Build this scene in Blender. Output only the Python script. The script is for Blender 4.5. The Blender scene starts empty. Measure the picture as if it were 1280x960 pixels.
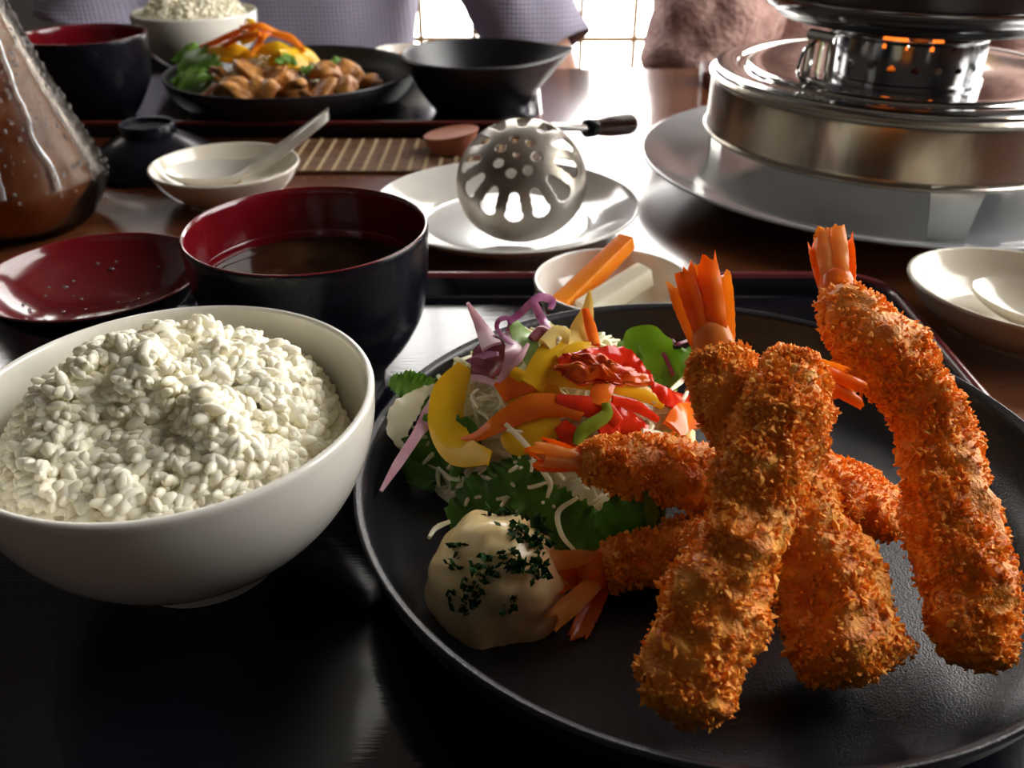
import bpy, math, random
import numpy as np
from mathutils import Vector, Matrix
random.seed(7); rng = np.random.default_rng(7)
SC = bpy.context.scene
COL = SC.collection
pi = math.pi
# ------------------------------------------------------------------ camera
# table top is z = 0, the photographer sits at y < 0 and looks along +y
FPX, PITCH, CAMH = 1110.0, math.radians(31.3), 0.22
cam_d = bpy.data.cameras.new('camera'); cam = bpy.data.objects.new('camera', cam_d); COL.objects.link(cam)
cam_d.sensor_width = 36; cam_d.lens = 36 * FPX / 1280; cam_d.clip_start = 0.005
cam.location = (0, 0, CAMH); cam.rotation_euler = (pi / 2 - PITCH, 0, 0)
cam_d.dof.use_dof = True; cam_d.dof.focus_distance = 0.29; cam_d.dof.aperture_fstop = 17
SC.camera = cam
# ------------------------------------------------------------------ daylight
world = bpy.data.worlds.new('overcast_sky'); SC.world = world; world.use_nodes = True
bgn = world.node_tree.nodes['Background']
bgn.inputs['Color'].default_value = (1.0, 0.975, 0.94, 1); bgn.inputs['Strength'].default_value = 9.0
def portal(name, loc, rot, sx, sy):
    l = bpy.data.lights.new(name, 'AREA'); l.shape = 'RECTANGLE'; l.size = sx; l.size_y = sy
    l.cycles.is_portal = True
    o = bpy.data.objects.new(name, l); COL.objects.link(o); o.location = loc; o.rotation_euler = rot
SC.view_settings.view_transform = 'Standard'; SC.view_settings.look = 'None'
SC.view_settings.gamma = 1; SC.view_settings.use_curve_mapping = False
SC.view_settings.exposure = 0.52
SC.cycles.max_bounces = 14; SC.cycles.diffuse_bounces = 10; SC.cycles.transmission_bounces = 8; SC.cycles.caustics_reflective = False; SC.cycles.caustics_refractive = False
SC.cycles.sample_clamp_indirect = 6
# the room: x -2.2..1.10, y -1.3..2.05, floor -0.72, ceiling 1.65
RX0, RX1, RY0, RY1, RZ0, RZ1 = -2.2, 1.10, -1.3, 2.05, -0.72, 1.65
WIN_A = (-0.72, 1.02, -0.50, 1.12)      # tall lattice window in the back wall  x0 x1 z0 z1
WIN_B = (-1.75, -0.82, 0.80, 1.15)      # higher window further left
WIN_C = (0.15, 1.90, 0.02, 1.45)        # side window in the right wall  y0 y1 z0 z1
portal('portal_back', ((WIN_A[0]+WIN_A[1])/2, RY1-.005, (WIN_A[2]+WIN_A[3])/2), (-pi/2, 0, 0), WIN_A[1]-WIN_A[0], WIN_A[3]-WIN_A[2])
portal('portal_back', ((WIN_B[0]+WIN_B[1])/2, RY1-.005, (WIN_B[2]+WIN_B[3])/2), (-pi/2, 0, 0), WIN_B[1]-WIN_B[0], WIN_B[3]-WIN_B[2])
portal('portal_side', (RX1-.005, (WIN_C[0]+WIN_C[1])/2, (WIN_C[2]+WIN_C[3])/2), (0, pi/2, 0), WIN_C[3]-WIN_C[2], WIN_C[1]-WIN_C[0])

# ------------------------------------------------------------------ maths helpers
FW = np.array([0, math.cos(PITCH), -math.sin(PITCH)]); UPV = np.array([0, math.sin(PITCH), math.cos(PITCH)])
EYE = np.array([0, 0, CAMH])
def ray(x, y):
    d = FW + UPV * (480 - y) / FPX + np.array([1., 0, 0]) * (x - 640) / FPX
    return d
def P(x, y, z):
    d = ray(x, y); return EYE + d * ((z - CAMH) / d[2])
def scale_at(p):                       # pixels per metre at a point
    return FPX / float((np.asarray(p) - EYE) @ FW)
def unit(v):
    v = np.asarray(v, float); n = np.linalg.norm(v, axis=-1, keepdims=True); return v / np.maximum(n, 1e-12)
def hash3(i, j, k, s):
    h = (i * 374761393 + j * 668265263 + k * 2147483647 + s * 974711) & 0xffffffff
    h = ((h ^ (h >> 13)) * 1274126177) & 0xffffffff
    h = h ^ (h >> 16)
    return (h & 0xffff) / 32767.5 - 1.0
def vnoise(p, s=0):
    p = np.asarray(p, float); f = np.floor(p).astype(np.int64); t = p - f; t = t * t * (3 - 2 * t)
    r = 0
    for a in (0, 1):
        wa = t[:, 0] if a else 1 - t[:, 0]
        for b in (0, 1):
            wb = t[:, 1] if b else 1 - t[:, 1]
            for c in (0, 1):
                wc = t[:, 2] if c else 1 - t[:, 2]
                r = r + wa * wb * wc * hash3(f[:, 0] + a, f[:, 1] + b, f[:, 2] + c, s)
    return r
def fbm(p, freq, octv=3, s=0):
    p = np.asarray(p, float); r = 0; a = 1.0
    for o in range(octv):
        r = r + a * vnoise(p * freq + 17.3 * o, s + o); a *= .5; freq *= 2.03
    return r
def catmull(pts, n):
    pts = np.asarray(pts, float); m = len(pts)
    if m == 2: t = np.linspace(0, 1, n)[:, None]; return pts[0] * (1 - t) + pts[1] * t
    e = np.vstack([2 * pts[0] - pts[1], pts, 2 * pts[-1] - pts[-2]])
    u = np.linspace(0, m - 1, n); i = np.minimum(u.astype(int), m - 2); t = (u - i)[:, None]
    a, b, c, d = e[i], e[i + 1], e[i + 2], e[i + 3]
    return .5 * (2 * b + (c - a) * t + (2 * a - 5 * b + 4 * c - d) * t ** 2 + (3 * b - a - 3 * c + d) * t ** 3)
# ------------------------------------------------------------------ geometry builders -> (verts, faces)
def join(*vf):
    V, Fc, o = [], [], 0
    for v, f in vf:
        V.append(np.asarray(v, float)); Fc += [tuple(int(i) + o for i in q) for q in f]; o += len(v)
    return np.vstack(V), Fc
def grid_faces(nu, nv, closed_v=False, off=0):
    f = []
    for i in range(nu - 1):
        for j in range(nv if closed_v else nv - 1):
            j2 = (j + 1) % nv
            f.append((off + i * nv + j, off + i * nv + j2, off + (i + 1) * nv + j2, off + (i + 1) * nv + j))
    return f
def lathe(prof, seg=72, smooth_n=None):
    prof = np.asarray(prof, float)
    if smooth_n: prof = catmull(prof, smooth_n)
    a = np.linspace(0, 2 * pi, seg, endpoint=False)
    V = np.stack([np.outer(prof[:, 0], np.cos(a)), np.outer(prof[:, 0], np.sin(a)), np.repeat(prof[:, 1][:, None], seg, 1)], -1).reshape(-1, 3)
    Fc = [(q[0], q[1], q[2], q[3]) for q in grid_faces(len(prof), seg, True)]
    return V, Fc
def frames(path, up=(0, 0, 1)):
    path = np.asarray(path, float)
    t = unit(np.gradient(path, axis=0)); n0 = np.asarray(up, float)
    N = []
    n = n0 - t[0] * (n0 @ t[0])
    if np.linalg.norm(n) < 1e-4: n = np.array([1., 0, 0]) - t[0] * t[0][0]
    n = unit(n)
    for k in range(len(path)):
        n = n - t[k] * (n @ t[k]); n = unit(n); N.append(n)
    N = np.array(N); return t, N, np.cross(t, N)
def tube(path, rad, seg=10, n=None, flat=1.0, caps=True, up=(0, 0, 1)):
    path = np.asarray(path, float)
    if n: path = catmull(path, n)
    m = len(path)
    rad = np.interp(np.linspace(0, 1, m), np.linspace(0, 1, len(np.atleast_1d(rad))), np.atleast_1d(rad)) if np.ndim(rad) else np.full(m, rad)
    t, N, B = frames(path, up)
    a = np.linspace(0, 2 * pi, seg, endpoint=False)
    V = (path[:, None] + rad[:, None, None] * (np.cos(a)[None, :, None] * B[:, None] + flat * np.sin(a)[None, :, None] * N[:, None])).reshape(-1, 3)
    Fc = grid_faces(m, seg, True)
    if caps: Fc = Fc + [tuple(range(seg))[::-1], tuple((m - 1) * seg + k for k in range(seg))]
    return V, Fc
def box(sx, sy, sz, c=(0, 0, 0), bev=0.0):
    """bevelled box, c is the centre of its underside"""
    b = min(bev, sx / 2.01, sy / 2.01, sz / 2.01)
    if b <= 0:
        V = np.array([[x * sx / 2, y * sy / 2, z * sz] for z in (0, 1) for y in (-1, 1) for x in (-1, 1)])
        Fc = [(0, 2, 3, 1), (4, 5, 7, 6), (0, 1, 5, 4), (2, 6, 7, 3), (0, 4, 6, 2), (1, 3, 7, 5)]
        return V + np.array(c), Fc
    return rrect(sx, sy, b, [(b, 0), (b * .3, b * .3), (0, b), (0, sz - b), (b * .3, sz - b * .3), (b, sz)], c, 3)
def rrect(w, d, r, loops, c=(0, 0, 0), k=8, cap0=True, cap1=True):
    V, n = [], None
    for ins, z in loops:
        hw, hd, rr = w / 2 - ins, d / 2 - ins, max(r - ins, 1e-4)
        L = []
        for q, (sx, sy) in enumerate(((1, 1), (-1, 1), (-1, -1), (1, -1))):
            for i in range(k + 1):
                a = q * pi / 2 + i / k * pi / 2
                L.append((sx * (hw - rr) + rr * math.cos(a), sy * (hd - rr) + rr * math.sin(a), z))
        n = len(L); V += L
    Fc = grid_faces(len(loops), n, True)
    if cap0: Fc.append(tuple(range(n))[::-1])
    if cap1: Fc.append(tuple((len(loops) - 1) * n + i for i in range(n)))
    return np.array(V) + np.array(c), Fc
def ribbon(path, width, thick=.0008, normal=None, n=22, k=6, cup=0.0, ruffle=0.0, rfreq=3.0, seed=0, twist=0.0, taper=(1, 1)):
    """a strip with real thickness. cup bends the cross-section, ruffle waves the edges"""
    path = catmull(path, n); m = n
    w = np.interp(np.linspace(0, 1, m), np.linspace(0, 1, len(np.atleast_1d(width))), np.atleast_1d(width)) if np.ndim(width) else np.full(m, width)
    t = unit(np.gradient(path, axis=0))
    nh = np.array([0, -.75, .65]) if normal is None else np.asarray(normal, float)
    N = nh[None] - t * (t @ nh)[:, None]; N = unit(N); B = np.cross(t, N)
    if twist:
        an = np.linspace(-twist / 2, twist / 2, m)[:, None]; N, B = N * np.cos(an) + B * np.sin(an), B * np.cos(an) - N * np.sin(an)
    s = np.linspace(-1, 1, k)
    V = path[:, None] + B[:, None] * (s[None, :, None] * w[:, None, None] / 2) - N[:, None] * (cup * (s ** 2)[None, :, None] * w[:, None, None] / 2)
    if ruffle:
        L = np.linspace(0, 1, m)
        wv = np.stack([np.sin(2 * pi * (rfreq * L + seed * .37 + sg * .21)) * .7 + np.sin(2 * pi * (rfreq * 2.3 * L + seed * .7 + sg)) * .5 for sg in (-1, 1)], 1)
        amp = np.where(s[None, :] < 0, wv[:, :1], wv[:, 1:]) * (np.abs(s)[None] ** 2)
        V = V + N[:, None] * (ruffle * amp)[..., None] + B[:, None] * (ruffle * .28 * np.sin(2 * pi * (rfreq * 3.1 * L)[:, None] + s[None] * 2 + seed) * np.sign(s)[None] * (np.abs(s)[None] ** 3))[..., None]
    top = V + N[:, None] * thick / 2; bot = V - N[:, None] * thick / 2
    nk = m * k
    V = np.vstack([top.reshape(-1, 3), bot.reshape(-1, 3)])
    Fc = grid_faces(m, k) + [q[::-1] for q in grid_faces(m, k, off=nk)]
    for i in range(m - 1):
        Fc += [(i * k, (i + 1) * k, nk + (i + 1) * k, nk + i * k), (i * k + k - 1, nk + i * k + k - 1, nk + (i + 1) * k + k - 1, (i + 1) * k + k - 1)]
    for j in range(k - 1):
        Fc += [(j, nk + j, nk + j + 1, j + 1), ((m - 1) * k + j, (m - 1) * k + j + 1, nk + (m - 1) * k + j + 1, nk + (m - 1) * k + j)]
    return V, Fc
def ellipsoid(c, r, nu=10, nv=14, R=None, amp=0, freq=1, seed=0):
    th = np.linspace(0, pi, nu); a = np.linspace(0, 2 * pi, nv, endpoint=False)
    V = np.stack([np.outer(np.sin(th), np.cos(a)), np.outer(np.sin(th), np.sin(a)), np.repeat(np.cos(th)[:, None], nv, 1)], -1).reshape(-1, 3)
    if amp: V = V * (1 + amp * fbm(V + seed * 3.1, freq, 3, seed))[:, None]
    V = V * np.asarray(r)
    if R is not None: V = V @ np.asarray(R).T
    return V + np.asarray(c), [q[::-1] for q in grid_faces(nu, nv, True)]
def rand_rot(n):
    q = rng.normal(size=(n, 4)); q /= np.linalg.norm(q, axis=1, keepdims=True); w, x, y, z = q.T
    return np.stack([np.stack([1 - 2 * (y * y + z * z), 2 * (x * y - z * w), 2 * (x * z + y * w)], -1), np.stack([2 * (x * y + z * w), 1 - 2 * (x * x + z * z), 2 * (y * z - x * w)], -1), np.stack([2 * (x * z - y * w), 2 * (y * z + x * w), 1 - 2 * (x * x + y * y)], -1)], 1)
def scatter(base, pos, rot, scl):
    """many transformed copies of a small mesh in one (verts, faces)"""
    bv, bf = base; bv = np.asarray(bv); n = len(pos)
    V = np.einsum('nij,nkj->nki', rot, bv[None] * scl[:, None, :]) + pos[:, None]
    nb = len(bv); Fc = [tuple(i + k * nb for i in f) for k in range(n) for f in bf]
    return V.reshape(-1, 3), Fc
# ------------------------------------------------------------------ objects
def mesh(name, vf, mat, smooth=True, sharp=40):
    me = bpy.data.meshes.new(name); v, f = vf
    me.from_pydata(np.asarray(v).tolist(), [], f); me.update()
    if smooth:
        me.polygons.foreach_set('use_smooth', np.ones(len(me.polygons), bool))
        if sharp: me.set_sharp_from_angle(angle=math.radians(sharp))
    me.materials.append(mat); return me
def props(o, label, cat, group=None, kind=None):
    o['label'] = label
    if cat: o['category'] = cat
    if group: o['group'] = group
    if kind: o['kind'] = kind
def thing(name, label, cat, loc=(0, 0, 0), group=None, rz=0.0):
    o = bpy.data.objects.new(name, None); COL.objects.link(o); o.empty_display_size = .02
    o.location = tuple(loc); o.rotation_euler = (0, 0, rz); props(o, label, cat, group); return o
def part(name, vf, mat, parent, world=False, root=None, smooth=True, sharp=40, label=None, kind=None):
    """world=True: the vertices are world coordinates (root = the top-level Empty, unrotated)"""
    if world:
        r = root or parent; vf = (np.asarray(vf[0]) - np.array(r.location), vf[1])
    o = bpy.data.objects.new(name, mesh(name, vf, mat, smooth, sharp)); COL.objects.link(o); o.parent = parent
    if label: o['label'] = label
    if kind: o['kind'] = kind
    return o
def single(name, vf, mat, label, cat, loc=(0, 0, 0), group=None, kind=None, world=False, smooth=True, sharp=40, rz=0.0):
    v = np.asarray(vf[0], float)
    if world:
        loc = (float(v[:, 0].mean()), float(v[:, 1].mean()), float(v[:, 2].min())); v = v - np.array(loc)
    o = bpy.data.objects.new(name, mesh(name, (v, vf[1]), mat, smooth, sharp)); COL.objects.link(o); o.location = tuple(loc); o.rotation_euler = (0, 0, rz)
    props(o, label, cat, group, kind); return o
def struct(name, vf, mat, parent=None, smooth=False):
    o = bpy.data.objects.new(name, mesh(name, vf, mat, smooth)); COL.objects.link(o)
    if parent: o.parent = parent
    else: o['kind'] = 'structure'
    return o
# ------------------------------------------------------------------ materials
def newmat(name):
    m = bpy.data.materials.new(name); m.use_nodes = True; nt = m.node_tree
    return m, nt, nt.nodes['Principled BSDF']
def setp(b, **kw):
    names = {'rough': 'Roughness', 'metal': 'Metallic', 'spec': 'Specular IOR Level', 'coat': 'Coat Weight', 'coatr': 'Coat Roughness', 'trans': 'Transmission Weight', 'ior': 'IOR', 'sss': 'Subsurface Weight', 'sssr': 'Subsurface Radius', 'ssss': 'Subsurface Scale', 'em': 'Emission Strength', 'alpha': 'Alpha', 'sheen': 'Sheen Weight'}
    for k, v in kw.items(): b.inputs[names[k]].default_value = v
def mix_noise(nt, b, c1, c2, scale, detail=3, stretch=None, lo=.35, hi=.65, coord='Object', bump=0.0, bscale=None, bdist=.001):
    tc = nt.nodes.new('ShaderNodeTexCoord'); mp = nt.nodes.new('ShaderNodeMapping')
    nt.links.new(tc.outputs[coord], mp.inputs[0])
    if stretch: mp.inputs['Scale'].default_value = stretch
    nz = nt.nodes.new('ShaderNodeTexNoise'); nz.inputs['Scale'].default_value = scale; nz.inputs['Detail'].default_value = detail
    nt.links.new(mp.outputs[0], nz.inputs['Vector'])
    cr = nt.nodes.new('ShaderNodeValToRGB'); cr.color_ramp.elements[0].position = lo; cr.color_ramp.elements[1].position = hi
    cr.color_ramp.elements[0].color = (*c1, 1); cr.color_ramp.elements[1].color = (*c2, 1)
    nt.links.new(nz.outputs['Fac'], cr.inputs[0]); nt.links.new(cr.outputs[0], b.inputs['Base Color'])
    if bump:
        n2 = nt.nodes.new('ShaderNodeTexNoise'); n2.inputs['Scale'].default_value = bscale or scale; n2.inputs['Detail'].default_value = 3
        nt.links.new(mp.outputs[0], n2.inputs['Vector'])
        bp = nt.nodes.new('ShaderNodeBump'); bp.inputs['Strength'].default_value = bump; bp.inputs['Distance'].default_value = bdist
        nt.links.new(n2.outputs['Fac'], bp.inputs['Height']); nt.links.new(bp.outputs[0], b.inputs['Normal'])
    return cr
def M(name, col, c2=None, scale=40, stretch=None, bump=0.0, bscale=None, bdist=.001, lo=.35, hi=.65, detail=3, **kw):
    m, nt, b = newmat(name)
    mix_noise(nt, b, col, c2 if c2 else tuple(min(1, c * 1.08) for c in col), scale, detail, stretch, lo, hi, 'Object', bump, bscale, bdist)
    setp(b, **kw); return m
def leafmat(name, c1, c2, tr, scale=120, rough=.35, fac=.35):
    m, nt, b = newmat(name); mix_noise(nt, b, c1, c2, scale, 4, None, .3, .7, 'Object', .35, scale * 2, .0006); setp(b, rough=rough, spec=.4)
    t = nt.nodes.new('ShaderNodeBsdfTranslucent'); t.inputs[0].default_value = (*tr, 1)
    mx = nt.nodes.new('ShaderNodeMixShader'); mx.inputs[0].default_value = fac
    nt.links.new(b.outputs[0], mx.inputs[1]); nt.links.new(t.outputs[0], mx.inputs[2]); nt.links.new(mx.outputs[0], nt.nodes['Material Output'].inputs[0]); return m

MT = {}
MT['white_china'] = M('white_china', (.72, .70, .64), rough=.12, coat=.3)
MT['cream_china'] = M('cream_china', (.62, .57, .47), (.66, .61, .51), rough=.15, coat=.3)
MT['grey_china'] = M('grey_china', (.27, .29, .305), (.29, .31, .325), rough=.16, coat=.3)
MT['black_stone'] = M('black_stoneware', (.005, .005, .008), (.012, .012, .017), scale=900, bump=.45, bscale=1600, bdist=.0004, rough=.30, spec=.5)
MT['black_lacquer'] = M('black_lacquer', (.006, .006, .009), (.009, .009, .014), rough=.42, stretch=(1, 14, 1), scale=150, bump=.35, bscale=260, bdist=.0005)
MT['bowl_black'] = M('bowl_black', (.003, .003, .006), (.005, .005, .009), scale=80, rough=.24, spec=.18, bump=.06, bscale=900, bdist=.0002)
MT['red_lacquer'] = M('red_lacquer', (.088, .0024, .005), (.12, .004, .007), scale=30, rough=.14, coat=.3)
MT['rim_brown'] = M('rim_brown', (.10, .014, .016), (.14, .022, .022), rough=.22, coat=.4)
MT['tray_lacquer'] = M('tray_lacquer', (.002, .002, .005), (.004, .004, .008), scale=90, stretch=(.08, 1, 1), rough=.12, spec=.55, bump=.16, bscale=700, bdist=.0003)
MT['table_wood'] = M('table_wood', (.075, .021, .008), (.16, .052, .017), scale=9, stretch=(.5, 7, 1), detail=6, rough=.2, coat=.55, coatr=.12)
MT['steel'] = M('steel', (.50, .48, .44), (.62, .60, .56), scale=25, metal=1, rough=.2, bump=.03, bscale=60)
MT['steel_worn'] = M('steel_worn', (.30, .26, .20), (.52, .48, .42), scale=14, stretch=(1, 1, .35), metal=1, rough=.26, bump=.35, bscale=24, bdist=.004)
MT['chrome_shaded'] = M('chrome_shaded', (.20, .20, .21), metal=1, rough=.14)  # chrome with the dark surroundings it mirrors put into its base colour
MT['chrome'] = M('chrome', (.62, .62, .60), metal=1, rough=.09)
MT['skim_steel'] = M('skim_steel', (.34, .29, .22), (.55, .53, .50), scale=30, metal=1, rough=.36, bump=.1, bscale=250)
MT['pot_black'] = M('pot_black', (.010, .011, .014), (.018, .018, .022), rough=.3, bump=.2, bscale=300)
MT['wood_red'] = M('wood_red', (.33, .10, .055), (.44, .16, .09), scale=60, stretch=(1, 6, 1), rough=.5)
MT['wood_dark'] = M('wood_dark', (.10, .028, .022), (.16, .05, .04), scale=80, stretch=(6, 1, 6), rough=.32)
MT['reed'] = M('reed', (.10, .045, .020), (.24, .12, .055), scale=140, stretch=(.3, 4, 1), rough=.6)
MT['thread'] = M('thread', (.45, .33, .18), (.60, .46, .28), scale=400, rough=.9)
MT['rice'] = leafmat('rice', (.95, .915, .74), (.975, .955, .85), (1.0, .93, .60), 250, .25, .18)
MT['crumb'] = leafmat('golden_crumb', (.84, .29, .014), (.96, .55, .085), (1.0, .48, .04), 170, .6, .3)
MT['crust'] = M('fried_crust', (.66, .15, .006), (.90, .37, .036), scale=130, detail=6, lo=.32, hi=.68, rough=.5, spec=.35, bump=.8, bscale=900, bdist=.0012)
MT['shell'] = leafmat('shrimp_shell', (.74, .15, .010), (.88, .34, .04), (1.0, .34, .02), 90, .2, .5)
MT['shell_pale'] = leafmat('shrimp_shell_pale', (.84, .36, .06), (.88, .56, .20), (1.0, .52, .08), 90, .18, .5)
MT['lettuce_dark'] = leafmat('lettuce_dark', (.045, .13, .014), (.11, .25, .03), (.22, .46, .04), 120, .35, .35)
MT['lettuce_light'] = leafmat('lettuce_light', (.11, .26, .03), (.26, .44, .08), (.32, .55, .07), 90, .35, .45)
MT['pep_red'] = leafmat('pep_red', (.62, .018, .008), (.80, .06, .012), (.95, .06, .01), 110, 0.12, 0.25)
MT['pep_orange'] = leafmat('pep_orange', (.82, .13, .010), (.90, .26, .018), (1.0, .25, .01), 110, 0.15, 0.25)
MT['pep_yellow'] = leafmat('pep_yellow', (.78, .46, .012), (.88, .60, .03), (1.0, .70, .02), 110, 0.16, 0.3)
MT['pep_pale'] = leafmat('pep_pale', (.82, .62, .16), (.88, .76, .38), (1.0, .85, .3), 110, 0.18, 0.3)
MT['pep_green'] = leafmat('pep_green', (.16, .27, .018), (.36, .42, .05), (.4, .5, .04), 110, 0.18, 0.25)
MT['glaze'] = leafmat('red_glaze', (.50, .014, .004), (.84, .20, .02), (.95, .08, .01), 190, .12, .2)
MT['cucumber'] = leafmat('cucumber', (.40, .60, .16), (.54, .70, .30), (.5, .8, .2), 110, 0.2, 0.35)
MT['cab_purple'] = leafmat('cab_purple', (.32, .035, .20), (.66, .34, .54), (.7, .2, .5), 110, 0.28, 0.25)
MT['cab_pink'] = leafmat('cab_pink', (.58, .28, .38), (.80, .60, .64), (.9, .6, .65), 110, 0.28, 0.3)
MT['cab_maroon'] = M('cabbage_maroon', (.15, .02, .05), (.34, .10, .13), scale=110, rough=.25)
MT['cab_white'] = leafmat('cab_white', (.80, .76, .54), (.88, .86, .70), (.95, .92, .62), 110, .3, .3)
MT['mayo'] = M('mayonnaise', (.78, .60, .28), (.82, .66, .36), scale=30, rough=.2, sss=.4, sssr=(.004, .003, .0015), ssss=1.0)
MT['parsley'] = M('parsley', (.006, .030, .004), (.018, .065, .008), scale=300, rough=.6, spec=.1)
MT['carrot'] = leafmat('carrot', (.88, .24, .010), (.92, .34, .02), (1., .35, .01), 110, 0.3, 0.25)
MT['daikon'] = leafmat('daikon', (.86, .83, .68), (.90, .88, .76), (.95, .9, .7), 110, 0.2, 0.3)
MT['miso'] = M('miso', (.012, .006, .003), (.07, .036, .013), scale=38, detail=5, lo=.42, hi=.75, rough=.08)
MT['broth'] = M('broth', (.40, .28, .10), (.48, .36, .16), scale=20, rough=.06)
MT['meat'] = M('fried_meat', (.26, .085, .016), (.60, .28, .075), scale=75, detail=5, rough=.32, spec=.35, bump=.6, bscale=200, bdist=.002)
MT['sauce'] = M('dark_sauce', (.05, .018, .008), (.22, .10, .03), scale=30, rough=.1)
MT['skin'] = M('skin', (.36, .17, .105), (.40, .20, .13), scale=30, rough=.5, sss=.2, sssr=(.008, .003, .0015), ssss=1.0)
MT['lip'] = M('lip', (.30, .10, .075), rough=.5)
MT['hair'] = M('hair', (.012, .009, .008), (.025, .018, .014), scale=200, stretch=(1, 1, .1), rough=.4)
MT['denim'] = M('dark_trousers', (.03, .032, .045), rough=.85, scale=300)
MT['brown_top'] = M('brown_top', (.24, .125, .105), (.42, .26, .225), scale=34, detail=6, lo=.38, hi=.62, rough=.9, bump=.9, bscale=130, bdist=.006)
MT['wall_paint'] = M('wall_paint', (.10, .09, .085), (.12, .11, .10), scale=3, rough=.85)
MT['wall_wood'] = M('wall_wood', (.055, .026, .014), (.09, .045, .024), scale=6, stretch=(1, 1, 8), rough=.5)
MT['ceil'] = M('ceiling_wood', (.045, .034, .028), (.06, .046, .038), scale=5, stretch=(8, 1, 1), rough=.7)
MT['floor'] = M('floor_wood', (.07, .032, .016), (.11, .055, .028), scale=6, stretch=(1, 8, 1), rough=.4)
MT['lattice'] = M('lattice_wood', (.22, .13, .035), (.30, .19, .055), scale=12, stretch=(1, 1, 6), rough=.5)
MT['bench'] = M('bench_cover', (.06, .02, .015), rough=.6)
MT['maroon_case'] = M('maroon_case', (.10, .032, .032), (.13, .045, .042), scale=40, rough=.5)
# shirt: fine waffle check
def shirt_material():
    m, nt, b = newmat('waffle_shirt'); setp(b, rough=.9)
    tc = nt.nodes.new('ShaderNodeTexCoord')
    heights = []
    for axis in (0, 2):
        mp = nt.nodes.new('ShaderNodeMapping'); nt.links.new(tc.outputs['Object'], mp.inputs[0])
        w = nt.nodes.new('ShaderNodeTexWave'); w.bands_direction = 'X' if axis == 0 else 'Z'; w.inputs['Scale'].default_value = 60; w.inputs['Distortion'].default_value = .6; w.inputs['Detail'].default_value = 1
        nt.links.new(mp.outputs[0], w.inputs[0]); heights.append(w)
    mx = nt.nodes.new('ShaderNodeMath'); mx.operation = 'MULTIPLY'; nt.links.new(heights[0].outputs['Fac'], mx.inputs[0]); nt.links.new(heights[1].outputs['Fac'], mx.inputs[1])
    cr = nt.nodes.new('ShaderNodeValToRGB'); cr.color_ramp.elements[0].color = (.27, .25, .33, 1); cr.color_ramp.elements[1].color = (.40, .37, .48, 1)
    nt.links.new(mx.outputs[0], cr.inputs[0]); nt.links.new(cr.outputs[0], b.inputs['Base Color'])
    bp = nt.nodes.new('ShaderNodeBump'); bp.inputs['Strength'].default_value = .5; bp.inputs['Distance'].default_value = .003
    nt.links.new(mx.outputs[0], bp.inputs['Height']); nt.links.new(bp.outputs[0], b.inputs['Normal']); return m
MT['shirt'] = shirt_material()
def pane_material():
    m, nt, b = newmat('window_glass'); nt.nodes.remove(b)
    t = nt.nodes.new('ShaderNodeBsdfTransparent'); g = nt.nodes.new('ShaderNodeBsdfGlossy'); g.inputs['Roughness'].default_value = .03
    mx = nt.nodes.new('ShaderNodeMixShader'); mx.inputs[0].default_value = .05
    nt.links.new(t.outputs[0], mx.inputs[1]); nt.links.new(g.outputs[0], mx.inputs[2]); nt.links.new(mx.outputs[0], nt.nodes['Material Output'].inputs[0]); return m
MT['pane'] = pane_material()
m, nt, b = newmat('clear_glass'); nt.nodes.remove(b)
t_ = nt.nodes.new('ShaderNodeBsdfTransparent'); t_.inputs[0].default_value = (.93, .92, .90, 1); g_ = nt.nodes.new('ShaderNodeBsdfGlossy'); g_.inputs['Roughness'].default_value = .22; fr_ = nt.nodes.new('ShaderNodeFresnel'); fr_.inputs['IOR'].default_value = 1.2; g_.inputs[0].default_value = (.36, .33, .30, 1)
nz_ = nt.nodes.new('ShaderNodeTexNoise'); nz_.inputs['Scale'].default_value = 70; bp_ = nt.nodes.new('ShaderNodeBump'); bp_.inputs['Strength'].default_value = .12; bp_.inputs['Distance'].default_value = .002
nt.links.new(nz_.outputs['Fac'], bp_.inputs['Height']); nt.links.new(bp_.outputs[0], g_.inputs['Normal'])
mx_ = nt.nodes.new('ShaderNodeMixShader'); nt.links.new(fr_.outputs[0], mx_.inputs[0]); nt.links.new(t_.outputs[0], mx_.inputs[1]); nt.links.new(g_.outputs[0], mx_.inputs[2]); nt.links.new(mx_.outputs[0], nt.nodes['Material Output'].inputs[0]); MT['glass'] = m
m, nt, b = newmat('water_drop'); b.inputs['Base Color'].default_value = (.97, .98, .98, 1); setp(b, rough=.02, trans=.9, ior=1.33); MT['drop'] = m
MT['tea'] = leafmat('brown_tea', (.08, .022, .008), (.30, .14, .075), (.50, .18, .05), 40, .25, .5)
m, nt, b = newmat('flame'); b.inputs['Base Color'].default_value = (1, .3, .05, 1); b.inputs['Emission Color'].default_value = (1, .20, .02, 1); setp(b, em=1.1); MT['flame'] = m

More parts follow.
